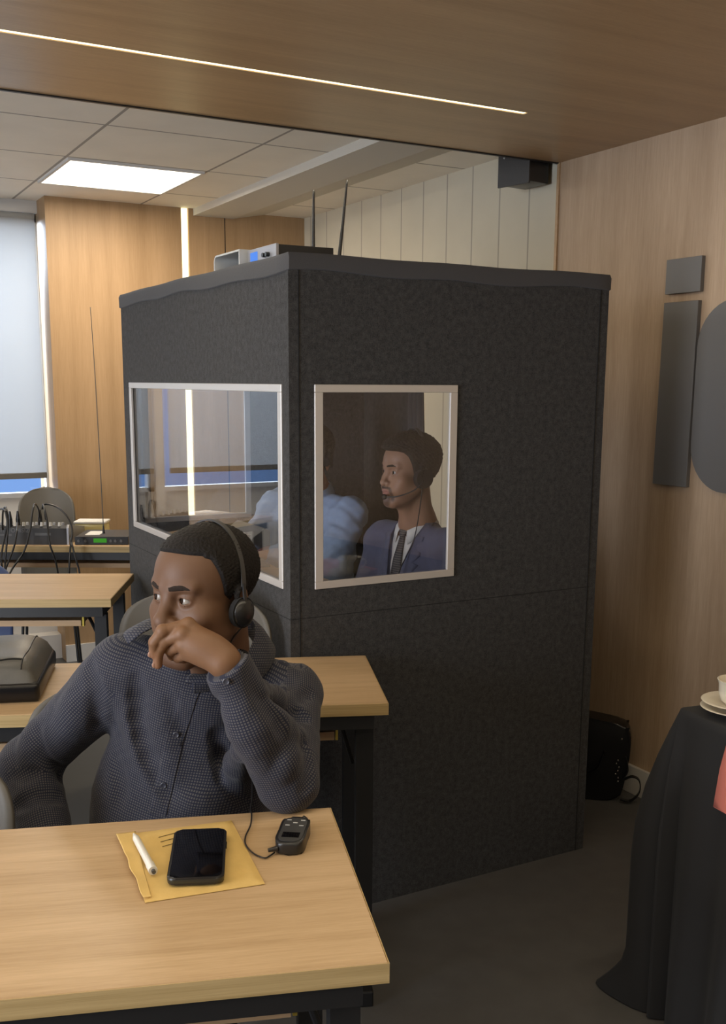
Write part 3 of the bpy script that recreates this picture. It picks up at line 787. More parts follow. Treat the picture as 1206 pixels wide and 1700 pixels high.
def sight(px, py, Y):
    """the point at room depth Y on the line of sight through a photo pixel"""
    q = (px-CX)/FPX*RIGHT+(py-CY)/FPX*DOWN+f_
    return (q[0]*Y/q[1], Y, EYE+q[2]*Y/q[1])
cabs = [
    ([(4, 880, 4.74), (5, 850, 4.72), (10, 843, 4.66), (13, 870, 4.62), (11, 905, 4.60), (8, 945, 4.58), (10, 985, 4.56)], 'left'),
    ([(0, 845, 4.70), (8, 848, 4.64), (12, 870, 4.63), (6, 900, 4.61), (2, 930, 4.58), (8, 960, 4.57)], 'left'),
    ([(29, 868, 4.70), (28, 880, 4.60), (24, 905, 4.57), (15, 930, 4.56), (9, 948, 4.55), (6, 980, 4.54)], 'middle'),
    ([(66, 860, 4.72), (64, 845, 4.68), (58, 837, 4.62), (54, 850, 4.58), (50, 880, 4.55), (40, 915, 4.53), (20, 945, 4.52), (5, 975, 4.5)], 'middle'),
    ([(76, 862, 4.72), (74, 845, 4.66), (72, 838, 4.60), (78, 862, 4.55), (82, 900, 4.51), (92, 930, 4.50), (98, 960, 4.49)], 'right'),
    ([(70, 845, 4.66), (75, 837, 4.62), (95, 842, 4.6), (112, 858, 4.57), (120, 880, 4.53), (117, 910, 4.49), (115, 945, 4.47), (116, 970, 4.46)], 'right'),
    ([(118, 893, 4.53), (120, 905, 4.49), (125, 925, 4.47), (131, 945, 4.46), (134, 965, 4.45)], 'right'),
]
lbl = {0: 'leftmost black cable looping over the mixer back', 1: 'short black cable hanging at the left edge of the picture', 2: 'black cable running from the second upright plug down left',
       3: 'long black cable arching over the chair back and down left', 4: 'black cable falling straight past the white socket of the mixer', 5: 'black cable arching right to the receiver box and down',
       6: 'short black cable hanging below the green display receiver'}
for i, (pp, _) in enumerate(cabs):
    P_ = [sight(*q) for q in pp]
    o = obj('audio_cable', B().tube(P_, 0.0042, 7), M['black_plastic'], None, 180)
    tag(o, lbl[i], 'cable', 'cables behind the mixer')
for px, py, Y, lb in ((16, 850, 4.74, 'black cable plug standing on the mixer, left one'), (29, 848, 4.74, 'black cable plug standing on the mixer, between the cable loops'), (66, 846, 4.76, 'black cable plug on the mixer under the tall cable arch')):
    q = sight(px, py, Y)
    o = obj('cable_plug', B().cyl((q[0], q[1], 0.835), (q[0], q[1], 0.872), 0.010, 0.010, 12).cyl((q[0], q[1], 0.872), (q[0], q[1], 0.905), 0.009, 0.004, 12), M['black_plastic'], None, 40)
    tag(o, lb, 'plug', 'cable plugs on the mixer')

# ------------------------------------------------------------------ coffee table at the right
CA = R(-8)
ct = thing('banquet_table', 'table hidden under the long black cloth at the right edge', 'table', (1.70, 1.62, 0), CA)
obj('tabletop', B().box((0.012, -1.35, 0.73), (0.60, -0.012, 0.757), bev=0.002), M['wood_shelf'], ct)
for x in (0.05, 0.54):
    for y in (-0.06, -1.30):
        obj('leg', B().cyl((x, y, 0), (x, y, 0.73), 0.014), M['grey_metal'], ct, 40)
def cloth():
    b = B(); Wc, Lc = 0.61, 1.36
    per = []
    def add(x0, y0, x1, y1, nx, ny, n, tagf):
        for i in range(n): per.append((x0+(x1-x0)*i/n, y0+(y1-y0)*i/n, nx, ny, tagf, i/n))
    def corner(x, y, a0, a1, n, tagf):
        for i in range(n):
            a = R(a0+(a1-a0)*i/n); per.append((x, y, math.cos(a), math.sin(a), tagf, i/n))
    add(0, -Lc, 0, 0, -1, 0, 90, 'left'); corner(0, 0, 180, 90, 22, 'c')
    add(0, 0, Wc, 0, 0, 1, 40, 'far'); corner(Wc, 0, 90, 0, 10, 'c2')
    add(Wc, 0, Wc, -Lc, 1, 0, 60, 'right'); corner(Wc, -Lc, 0, -90, 10, 'c2')
    add(Wc, -Lc, 0, -Lc, 0, -1, 40, 'near'); corner(0, -Lc, -90, -180, 10, 'c2')
    n = len(per); zs = [0.761, 0.758, 0.74, 0.70, 0.64, 0.56, 0.47, 0.38, 0.29, 0.20, 0.14, 0.10, 0.07, 0.045, 0.025, 0.012, 0.005]
    rings = []
    for j, z in enumerate(zs):
        t = (0.761-z)/0.755; ring = []; ts = math.sin(min(1, t/0.5)*PI/2)
        for i, (x, y, nx, ny, tg, u) in enumerate(per):
            if tg == 'left': off = 0.006+0.035*t+0.022*t*math.sin(u*55)+0.012*t*math.sin(u*23+1)
            elif tg == 'far': off = 0.006+0.10*ts+0.022*t*math.sin(u*20)
            elif tg == 'c':
                off = 0.006+(0.035+0.065*u)*ts+0.022*ts*math.exp(-((u-0.70)/0.16)**2)-0.035*ts*math.exp(-((u-0.30)/0.12)**2)
                off += 0.085*max(0, (t-0.84)/0.16)**1.3*math.exp(-((u-0.78)/0.17)**2)
            else: off = 0.006+0.05*t+0.02*t*math.sin(u*30)
            r0 = 0.0 if z < 0.76 else -0.003
            ring.append(b.bm.verts.new((x+nx*(off+r0), y+ny*(off+r0), z)))
        rings.append(ring)
    for a, c in zip(rings, rings[1:]):
        for k in range(n): b.bm.faces.new((a[k], a[(k+1) % n], c[(k+1) % n], c[k]))
    b.bm.faces.new(rings[0])
    return b
o = obj('tablecloth', cloth(), M['cloth_black'], None, 50, loc=(1.70, 1.62, 0), rot=(0, 0, CA))
tag(o, 'long black tablecloth draped to the floor at the right edge', 'tablecloth')
def runner(u, v):
    y = -0.172-0.32*u
    s_ = v*1.05
    if s_ < 0.28: return (0.28-s_-0.008, y, 0.7635)
    q = s_-0.28
    q = min(q, 0.170)
    return (-0.016-0.010*min(1, q*12)-0.03*q, y+0.10*q*(1-u), 0.7635-q)
o = obj('table_runner', B().grid(runner, 10, 50), M['cloth_pink'], None, 60, loc=(1.70, 1.62, 0), rot=(0, 0, CA), solid=0.002)
tag(o, 'salmon pink cloth hanging over the edge of the black tablecloth', 'cloth')
sau = [(0, 0.0), (0.024, 0.0), (0.027, 0.004), (0.05, 0.007), (0.072, 0.015), (0.0745, 0.0165), (0.072, 0.0178), (0.048, 0.0105), (0.026, 0.0075), (0, 0.007)]
CUPX, CUPY = 1.760, 1.524
for i, (dx, lb) in enumerate(((-0.006, 'white porcelain saucer, lower of the two under the cup'), (0.0, 'white porcelain saucer directly under the white cup'))):
    o = obj('saucer', B().lathe(sau, n=56), M['porcelain'], None, 50, loc=(CUPX+dx, CUPY+0.004*i, 0.7655+0.0120*i)); tag(o, lb, 'saucer', 'saucers on the black cloth')
cp = thing('coffee_cup', 'white porcelain coffee cup on the stacked saucers at the right edge', 'cup', (CUPX, CUPY, 0.7860)); cp.scale = (1.14, 1.14, 0.88)
obj('cup_body', B().lathe([(0, 0.0), (0.024, 0.0), (0.026, 0.004), (0.033, 0.012), (0.0365, 0.030), (0.0375, 0.052), (0.0395, 0.060), (0.0405, 0.0635), (0.0385, 0.0640), (0.0350, 0.056), (0.034, 0.030), (0.029, 0.010), (0, 0.006)], n=48), M['porcelain'], cp, 50)
obj('handle', B().tube([(0.034, 0, 0.048), (0.052, 0, 0.050), (0.058, 0, 0.036), (0.050, 0, 0.020), (0.035, 0, 0.016)], 0.0035, 8), M['porcelain'], cp, 180)
def on_ct(x, y, z): return (1.70+x*math.cos(CA)-y*math.sin(CA), 1.62+x*math.sin(CA)+y*math.cos(CA), z)
for (x, y, s_, lb) in ((0.22, -1.02, 1.0, 'tall glass jar with pointed lid mirrored in the booth window, left one'), (0.33, -0.86, 0.85, 'smaller glass jar with pointed lid mirrored in the booth window')):
    q = on_ct(x, y, 0.7655)
    jr = thing('glass_jar', lb, 'jar', q, 0, 'glass jars on the coffee table'); jr.scale = (s_, s_, s_)
    obj('jar_body', B().lathe([(0, 0.0), (0.05, 0.0), (0.055, 0.006), (0.02, 0.02), (0.014, 0.06), (0.02, 0.11), (0.055, 0.14), (0.068, 0.19), (0.066, 0.26), (0.060, 0.28), (0.057, 0.279), (0.063, 0.25), (0.064, 0.19), (0.05, 0.145), (0, 0.125)], n=40), M['jar_glass'], jr, 60)
    obj('lid', B().lathe([(0.064, 0.281), (0.060, 0.296), (0.035, 0.315), (0.012, 0.325), (0.010, 0.332), (0.022, 0.350), (0.024, 0.366), (0.014, 0.385), (0.005, 0.410), (0, 0.414)], n=40), M['jar_glass'], jr, 60)
q = on_ct(0.47, -1.05, 0.7655)
ap = thing('coffee_airpot', 'black pump coffee airpot mirrored in the booth window', 'airpot', q, R(180))
obj('body', B().lathe([(0, 0), (0.075, 0), (0.078, 0.01), (0.078, 0.24), (0.065, 0.27), (0, 0.275)], n=32), M['black_plastic'], ap, 40)
obj('head', B().box((-0.06, -0.055, 0.27), (0.085, 0.055, 0.36), bev=0.02, seg=3), M['black_plastic'], ap, 60)
obj('spout', B().tube([(0.06, 0, 0.30), (0.12, 0, 0.295), (0.135, 0, 0.275)], 0.016, 10), M['black_plastic'], ap, 180)
obj('tap_ring', B().cyl((0, 0, 0.24), (0, 0, 0.25), 0.0795), M['steel'], ap, 40)

# handbag on the floor by the wall
hb = thing('handbag', 'black leather handbag standing on the floor against the wooden wall', 'bag', (2.540, 2.662, 0), R(48)); hb.scale = (0.9, 0.9, 0.93)
ol = [(0.025, 0.035), (0.06, 0.008), (0.16, 0.0), (0.42, 0.0), (0.45, 0.03), (0.46, 0.30), (0.42, 0.345), (0.25, 0.338), (0.05, 0.312), (0.015, 0.295), (0.0, 0.262), (0.004, 0.16)]
olP = [Vector((a, c, 0)) for a, c in ol]; olS = catmull(olP+[olP[0]], 4)[:-1]
obj('bag_body', B().prism([(p.x, p.y) for p in olS], -0.045, 0.055, 'x', 0.010), M['leather_black'], hb, 50)
b = B(); b.tube([(-0.048, 0.10, 0.20), (-0.062, 0.13, 0.13), (-0.062, 0.22, 0.11), (-0.050, 0.26, 0.20)], 0, flat=(0.014, 0.004, (1, 0, 0.4)))
obj('handle', b, M['leather_black'], hb, 60)
b = B(); b.tube([(-0.050, 0.016, 0.19), (-0.058, 0.005, 0.14), (-0.055, 0.02, 0.10), (-0.06, -0.012, 0.115), (-0.058, -0.040, 0.10), (-0.05, -0.042, 0.05), (-0.055, -0.01, 0.015), (-0.058, 0.03, 0.02)], 0, flat=(0.02, 0.004, (1, 0, 0)))
obj('shoulder_strap', b, M['leather_black'], hb, 60)
for q_ in [(-0.047, 0.035, 0.255), (-0.047, 0.20, 0.255)]+[(-0.048, 0.045+0.006*math.sin(i*2), 0.17-i*0.014) for i in range(7)]:
    obj('stud', B().sph(q_, (0.003, 0.004, 0.0045), 6), M['steel'], hb, 180)

# ------------------------------------------------------------------ people: smooth bodies from blended shapes
class Field:
    """a list of rounded shapes blended together; negative inside"""
    def __init__(s): s.ops = []
    def ell(s, c, r, k=0.01, op='u', rot=None):
        s.ops.append(('e', np.array(c, float), np.array(r, float), k, op, None if rot is None else np.array(rot, float))); return s
    def cap(s, a, b, ra, rb=None, k=0.01, op='u', flat=None):
        s.ops.append(('c', np.array(a, float), np.array(b, float), k, op, (ra, ra if rb is None else rb, flat))); return s
    def pln(s, p, n, k=0.005):            # cut away the side the normal points to
        n = np.array(n, float); n /= np.linalg.norm(n); s.ops.append(('p', np.array(p, float), n, k, 'i', None)); return s
    def fn(s, f, k=0.0, op='add'): s.ops.append(('f', f, None, k, op, None)); return s
    def sub(s, field, M_, c, sc_, k):     # another field, placed by rotation M_ (columns = axes), origin c, scale
        s.ops.append(('s', field, (np.array(M_, float), np.array(c, float), sc_), k, 'u', None)); return s
    def __call__(s, P):
        d = np.full(len(P), 9.0)
        for t, a, b_, k, op, x in s.ops:
            if t == 'e':
                q = P-a
                if x is not None: q = q @ x
                k0 = np.linalg.norm(q/b_, axis=1)+1e-9; k1 = np.linalg.norm(q/(b_*b_), axis=1)+1e-9
                v = k0*(k0-1)/k1
            elif t == 'c':
                ab = b_-a; h = np.clip(((P-a)@ab)/max(ab@ab, 1e-12), 0, 1); q = P-a-h[:, None]*ab
                if x[2] is not None:
                    n, f = np.array(x[2][0], float), x[2][1]; n = n/np.linalg.norm(n)
                    q = q+n*((q@n)*(f-1))[:, None]
                v = np.linalg.norm(q, axis=1)-(x[0]+(x[1]-x[0])*h)
            elif t == 'p':
                v = (P-a)@b_
            elif t == 's':
                Mx, c, sc_ = b_; v = a(((P-c)@Mx)/sc_)*sc_
            else:
                d = a(P, d); continue
            if op == 'u':
                h = np.maximum(k-np.abs(d-v), 0)/k if k else 0; d = np.minimum(d, v)-h*h*k/4
            elif op == 'd':
                v = -v; h = np.maximum(k-np.abs(d-v), 0)/k; d = np.maximum(d, v)+h*h*k/4
            else:
                h = np.maximum(k-np.abs(d-v), 0)/k; d = np.maximum(d, v)+h*h*k/4
        return d
def surface(F, lo, hi, h):
    lo = np.array(lo, float); hi = np.array(hi, float)
    C_ = 4; H = h*C_
    nc = np.ceil((hi-lo)/H).astype(int)
    gx, gy, gz = [lo[i]+H*(np.arange(nc[i])+0.5) for i in range(3)]
    cc = np.stack(np.meshgrid(gx, gy, gz, indexing='ij'), -1).reshape(-1, 3)
    dc = F(cc); near = np.abs(dc) < H*1.35
    n = nc*C_+1
    G = np.full(n, 1.0, np.float32)
    Gs = np.where(dc.reshape(nc) < 0, -1.0, 1.0)
    for i in range(C_):
        for j in range(C_):
            for k in range(C_): G[i:nc[0]*C_:C_, j:nc[1]*C_:C_, k:nc[2]*C_:C_] = Gs
    idx = np.argwhere(near.reshape(nc))*C_
    off = np.stack(np.meshgrid(*[np.arange(C_+1)]*3, indexing='ij'), -1).reshape(-1, 3)
    mask = np.zeros(n, bool)
    for o_ in off: mask[idx[:, 0]+o_[0], idx[:, 1]+o_[1], idx[:, 2]+o_[2]] = True
    I = np.argwhere(mask); G[mask] = F(lo+I*h)
    S = G < 0
    cs_ = np.zeros(tuple(np.array(S.shape)-1), np.int8)
    for i in (0, 1):
        for j in (0, 1):
            for k in (0, 1): cs_ += S[i:S.shape[0]-1+i, j:S.shape[1]-1+j, k:S.shape[2]-1+k]
    act = (cs_ > 0) & (cs_ < 8); A = np.argwhere(act)
    vid = np.full(act.shape, -1, np.int64); vid[act] = np.arange(len(A))
    acc = np.zeros((len(A), 3)); cnt = np.zeros(len(A))
    cor = [(i, j, k) for i in (0, 1) for j in (0, 1) for k in (0, 1)]
    for a in cor:
        for ax in range(3):
            if a[ax] == 1: continue
            b_ = list(a); b_[ax] = 1
            va = G[A[:, 0]+a[0], A[:, 1]+a[1], A[:, 2]+a[2]]; vb = G[A[:, 0]+b_[0], A[:, 1]+b_[1], A[:, 2]+b_[2]]
            m_ = (va < 0) != (vb < 0); t = np.where(m_, va/(va-vb+1e-12), 0)
            p = np.array(a, float)[None, :].repeat(len(A), 0); p[:, ax] += t
            acc[m_] += p[m_]; cnt += m_
    V = lo+(A+acc/cnt[:, None])*h
    quads = []
    for ax in range(3):
        u, v = (ax+1) % 3, (ax+2) % 3
        s0 = [slice(None)]*3; s1 = [slice(None)]*3; s0[ax] = slice(0, -1); s1[ax] = slice(1, None)
        ch_ = S[tuple(s0)] != S[tuple(s1)]
        E_ = np.argwhere(ch_)
        ok = (E_[:, u] > 0) & (E_[:, v] > 0) & (E_[:, u] < act.shape[u]) & (E_[:, v] < act.shape[v]); E_ = E_[ok]
        ins = S[E_[:, 0], E_[:, 1], E_[:, 2]]
        q = []
        for du, dv in ((-1, -1), (0, -1), (0, 0), (-1, 0)):
            c = E_.copy(); c[:, u] += du; c[:, v] += dv; q.append(vid[c[:, 0], c[:, 1], c[:, 2]])
        q = np.stack(q, 1); q[~ins] = q[~ins][:, ::-1]; quads.append(q)
    Q = np.concatenate(quads)
    e = h*0.35
    for _ in range(2):
        d0 = F(V); g = np.stack([F(V+np.eye(3)[i]*e)-F(V-np.eye(3)[i]*e) for i in range(3)], 1)/(2*e)
        gn = np.maximum((g*g).sum(1), 0.25)
        st = -(d0/gn)[:, None]*g; ln = np.linalg.norm(st, axis=1); st *= np.minimum(1, h*0.6/np.maximum(ln, 1e-9))[:, None]
        V = V+st*0.9
    return V, Q
def np_mesh(name, parts, colors=None, uvs=None):
    """parts: list of (V, Q); colors: list of per-vertex rgb; uvs: per-corner uv"""
    off = 0; VV = []; QQ = []
    for V, Q in parts: VV.append(V); QQ.append(Q+off); off += len(V)
    V = np.concatenate(VV); Q = np.concatenate(QQ)
    me = bpy.data.meshes.new(name)
    me.vertices.add(len(V)); me.vertices.foreach_set('co', V.astype(np.float32).ravel())
    me.loops.add(len(Q)*4); me.loops.foreach_set('vertex_index', Q.astype(np.int32).ravel())
    me.polygons.add(len(Q)); me.polygons.foreach_set('loop_start', np.arange(len(Q), dtype=np.int32)*4)
    me.polygons.foreach_set('loop_total', np.full(len(Q), 4, np.int32))
    me.update(calc_edges=True); me.validate()
    if colors is not None:
        at_ = me.color_attributes.new('tone', 'FLOAT_COLOR', 'POINT')
        c = np.concatenate(colors); c4 = np.concatenate([c, np.ones((len(c), 1))], 1)
        at_.data.foreach_set('color', c4.astype(np.float32).ravel())
    if uvs is not None:
        ul = me.uv_layers.new(name='weave'); ul.data.foreach_set('uv', uvs.astype(np.float32).ravel())
    return me
def skin_mat(name, rough=0.5):
    mt, nt, b = nodes(name)
    a = N(nt, 'ShaderNodeVertexColor', layer_name='tone')
    nt.links.new(a.outputs[0], b.inputs['Base Color'])
    b.inputs['Roughness'].default_value = rough; b.inputs['Specular IOR Level'].default_value = 0.4
    b.inputs['Subsurface Weight'].default_value = 0.06; b.inputs['Subsurface Radius'].default_value = (0.01, 0.004, 0.002)
    b.inputs['Subsurface Scale'].default_value = 0.5
    tc = N(nt, 'ShaderNodeTexCoord'); nz = N(nt, 'ShaderNodeTexNoise', i_Scale=500.0, i_Detail=3.0)
    nt.links.new(tc.outputs['Object'], nz.inputs['Vector'])
    bp = N(nt, 'ShaderNodeBump', i_Strength=0.12, i_Distance=0.001)
    nt.links.new(nz.outputs[0], bp.inputs['Height']); nt.links.new(bp.outputs[0], b.inputs['Normal'])
    return mt
def hair_mat(name, col, scale=320, strength=1.0):
    mt, nt, b = nodes(name)
    b.inputs['Base Color'].default_value = (*col, 1); b.inputs['Roughness'].default_value = 0.65; b.inputs['Specular IOR Level'].default_value = 0.3
    tc = N(nt, 'ShaderNodeTexCoord'); nz = N(nt, 'ShaderNodeTexNoise', i_Scale=float(scale), i_Detail=5.0, i_Roughness=0.7)
    nt.links.new(tc.outputs['Object'], nz.inputs['Vector'])
    bp = N(nt, 'ShaderNodeBump', i_Strength=strength, i_Distance=0.003)
    nt.links.new(nz.outputs[0], bp.inputs['Height']); nt.links.new(bp.outputs[0], b.inputs['Normal'])
    return mt
def unit(v): v = np.array(v, float); return v/np.linalg.norm(v)
def rotm(yaw, pitch=0, roll=0):
    """head frame: columns are its own x (its left), y (back), z (up); yaw 0 faces -y, positive yaw turns towards -x"""
    m_ = Matrix.Rotation(-yaw, 3, 'Z') @ Matrix.Rotation(pitch, 3, 'X') @ Matrix.Rotation(roll, 3, 'Y')
    return np.array(m_)

EYE_Z, EYE_Y, EYE_X, EYE_R = 0.004, -0.0715, 0.0315, 0.0122
def head_field(beard=False, open_=0.0062, nose=1.0, jaw=1.0, ears=True, chin=1.0, lip=1.0, wide=1.0):
    F = Field()
    F.ell((0, 0.012, 0.045), (0.0745, 0.097, 0.079), 0.01)
    F.ell((0, -0.028, 0.040), (0.060, 0.062, 0.060), 0.03)
    F.ell((0, -0.030, -0.025), (0.0585*jaw, 0.056, 0.080), 0.03)
    F.ell((0, -0.036, -0.078), (0.043*jaw, 0.044, 0.034), 0.025)
    F.ell((0, -0.070, -0.101*chin), (0.019, 0.014, 0.014), 0.022)
    for s_ in (-1, 1):
        F.cap((s_*0.058*jaw, 0.0, -0.055), (s_*0.020, -0.066, -0.103), 0.012, 0.012, 0.03)      # jaw line
        F.cap((s_*0.012, -0.0865, 0.0245), (s_*0.044, -0.0735, 0.026), 0.008, 0.006, 0.016)     # brow
        F.ell((s_*0.046, -0.058, -0.024), (0.021, 0.018, 0.017), 0.026)                          # cheekbone
        F.ell((s_*0.027, -0.071, -0.052), (0.017, 0.015, 0.019), 0.02); F.ell((s_*0.044*jaw, -0.036, -0.048), (0.018, 0.032, 0.032), 0.03)
        F.ell((s_*EYE_X, EYE_Y-0.020, EYE_Z-0.001), (0.0175, 0.014, 0.0105), 0.014, 'd')        # socket
    F.cap((0, -0.083, 0.014), (0, -0.103*nose, -0.028), 0.0070*wide, 0.0090*wide, 0.014)                   # nose
    F.ell((0, -0.1045*nose, -0.0335), (0.0115*wide, 0.0105, 0.0095*wide), 0.008)
    for s_ in (-1, 1):
        F.ell((s_*0.0125*wide, -0.0935*nose, -0.0365), (0.0085*wide, 0.0100, 0.0078*wide), 0.006)
        F.ell((s_*0.0068, -0.0985*nose, -0.0435), (0.0040, 0.0055, 0.0035), 0.003, 'd')
    F.cap((0, -0.092, -0.047), (0, -0.092, -0.055), 0.0025, 0.003, 0.008)
    F.ell((0, -0.0825, -0.060), (0.028, 0.0135, 0.016), 0.012)                                   # muzzle
    F.ell((0, -0.0905, -0.0605), (0.0225, 0.0085*lip, 0.0052), 0.004)                            # upper lip
    F.ell((0, -0.0885, -0.0705), (0.0185, 0.0095*lip, 0.0062), 0.004)                            # lower lip
    F.cap((-0.022, -0.0890, -0.0655), (0.022, -0.0890, -0.0655), 0.0001, 0.0001, 0.0045, 'd', None)
    F.cap((-0.019, -0.0965, -0.0655), (0.019, -0.0965, -0.0655), 0.0022, 0.0022, 0.003, 'd')
    for s_ in (-1, 1):                                                                           # lids
        c = (s_*EYE_X, EYE_Y, EYE_Z)
        F.ell(c, (EYE_R+0.0028,)*3, 0.005)
        F.cap((c[0]-0.0095, EYE_Y-0.004, c[2]+0.0085), (c[0]+0.0095, EYE_Y-0.002, c[2]+0.0075), 0.0040, 0.0040, 0.006)
        F.ell((c[0], EYE_Y-0.0165, c[2]-0.0004), (0.0135, 0.0165, open_), 0.0012, 'd')
        F.ell(c, (EYE_R+0.0002,)*3, 0.0008, 'd')
        if ears:
            F.ell((s_*0.0775, 0.012, -0.004), (0.0075, 0.019, 0.031), 0.006, rot=np.array(Matrix.Rotation(R(s_*14), 3, 'Z')))
            F.ell((s_*0.0845, 0.006, 0.000), (0.0050, 0.010, 0.018), 0.004, 'd')
    return F
def add_eye(parent, Mh, c, s_, gaze, scl, iris=(0.03, 0.014, 0.006)):
    """an eyeball with rings for pupil, iris and white"""
    cen = np.array(c)+Mh@np.array((s_*EYE_X, EYE_Y, EYE_Z))*scl
    b = B(); b.sph((0, 0, 0), EYE_R*scl, 24)
    me = bpy.data.meshes.new('eye'); b.bm.to_mesh(me); b.bm.free()
    me.materials.append(M['sclera']); me.materials.append(M['iris']); me.materials.append(M['pupil'])
    for p_ in me.polygons:
        z = p_.center.z/(EYE_R*scl)
        p_.material_index = 2 if z > 0.968 else (1 if z > 0.87 else 0)
    me.shade_smooth()
    o = bpy.data.objects.new('eye', me); COL.objects.link(o); o.parent = parent; o.location = cen
    g = Vector(Mh@unit(gaze)); o.rotation_mode = 'QUATERNION'; o.rotation_quaternion = g.to_track_quat('Z', 'Y')
    return o
M['sclera'] = plain('sclera', (0.29, 0.26, 0.225), 0.25)
M['iris'] = plain('iris', (0.020, 0.010, 0.006), 0.12)
M['pupil'] = plain('pupil', (0.002, 0.002, 0.002), 0.1)
M['brow_hair'] = hair_mat('brow_hair', (0.022, 0.013, 0.009), 900, 0.8)

def brows(parent, Mh, c, scl, H, w_=1.0, th=0.0034):
    """each eyebrow: a thin raised ridge hugging the brow bone"""
    for s_ in (-1, 1):
        pts = []
        for i in range(9):
            t = i/8; x = s_*(0.012+0.036*t*w_); z = 0.0235+0.0036*math.sin(t*PI*0.8)-0.004*max(0, t-0.6)*2
            y = -0.13
            P_ = np.array([[x, y+0.0005*k, z] for k in range(160)]); d = H(P_)
            j = int(np.argmax(d < 0)); pts.append(Vector(np.array(c)+Mh@np.array((x, y+0.0005*j+0.0004, z))*scl))
        b = B(); P2 = catmull(pts, 4); rings = []
        for i, p_ in enumerate(P2):
            t = i/(len(P2)-1); rr = th*scl*(0.55+0.75*math.sin(PI*min(1, t*0.9+0.16))**0.8)*(1-0.75*max(0, (t-0.6)/0.4))
            tt = (P2[min(i+1, len(P2)-1)]-P2[max(i-1, 0)]).normalized()
            up = Vector(Mh@np.array((0, 0, 1.0))); bb_ = tt.cross(up).normalized(); up = bb_.cross(tt).normalized()
            rings.append([b.bm.verts.new(p_+up*rr*math.cos(2*PI*k/8)+bb_*rr*0.34*math.sin(2*PI*k/8)) for k in range(8)])
        for a, c2 in zip(rings, rings[1:]):
            for k in range(8): b.bm.faces.new((a[k], a[(k+1) % 8], c2[(k+1) % 8], c2[k]))
        b.bm.faces.new(rings[0]); b.bm.faces.new(rings[-1])
        obj('eyebrow', b, M['brow_hair'], parent, 180)
def tone(P, base, lips, H, beard=0.0, bc=(0.02, 0.014, 0.012), stache=0.0, lipmix=0.8):
    """per-point skin colour in head space: lips, beard shadow, cheeks"""
    P = P*np.where(np.abs(P) > 9, 1, 1)
    c = np.tile(np.array(base, float), (len(P), 1))
    def ss(x, a, b_): t = np.clip((x-a)/(b_-a), 0, 1); return t*t*(3-2*t)
    lipw = (1-ss(((P[:, 0]/0.0235)**2+((P[:, 2]+0.0655)/0.0105)**2), 0.75, 1.15))*(P[:, 1] < -0.080)
    if beard:
        w_ = ss(-P[:, 2], 0.050, 0.085)*(P[:, 1] < 0.02)*ss(-P[:, 2], 0.02+0.0, 0.075+0.0)*(1-ss(-P[:, 2], 0.118, 0.14))
        c = c*(1-beard*w_[:, None])+np.array(bc)*beard*w_[:, None]
    if stache:
        d1 = np.abs(P[:, 0]); arch = -0.0500-0.20*np.maximum(0, d1-0.014)
        w1 = (1-ss(np.abs(P[:, 2]-arch), 0.0028, 0.0062))*(1-ss(d1, 0.026, 0.034))*(P[:, 1] < -0.07)
        w2 = (1-ss(np.abs(d1-0.0285), 0.003, 0.0075))*ss(-P[:, 2], 0.05, 0.058)*(1-ss(-P[:, 2], 0.088, 0.1))*(P[:, 1] < -0.055)*0.75
        w3 = (1-ss((P[:, 0]/0.025)**2+((P[:, 2]+0.098)/0.020)**2, 0.5, 1.2))*(P[:, 1] < -0.055)*0.7
        w_ = np.maximum(np.maximum(w1, w2), w3)*stache
        c = c*(1-w_[:, None])+np.array(bc)*w_[:, None]
    c = c*(1-lipmix*lipw[:, None])+np.array(lips)*lipmix*lipw[:, None]
    return c

def rel(px, py, d):
    """point d metres ahead (measured along the floor in the camera's heading), in the axes right / ahead / up"""
    q = (px-CX)/FPX*RIGHT+(py-CY)/FPX*DOWN+f_
    x = q[0]*math.cos(YAW)-q[1]*math.sin(YAW); y = q[0]*math.sin(YAW)+q[1]*math.cos(YAW)
    return np.array((x*d/y, d, EYE+q[2]*d/y))
def to_world(p): return (p[0]*math.cos(YAW)+p[1]*math.sin(YAW), -p[0]*math.sin(YAW)+p[1]*math.cos(YAW), p[2])
def waves(P, amp, f, seed=0):
    s_ = seed*1.7
    return amp*(np.sin(P[:, 0]*f+2.1*np.sin(P[:, 2]*f*0.6+s_)+s_)*np.sin(P[:, 2]*f*0.8+1.7*np.sin(P[:, 1]*f*0.7+s_*2))
                + 0.5*np.sin(P[:, 1]*f*1.3+P[:, 2]*f*1.9+s_*3)*np.sin(P[:, 0]*f*1.7+s_))

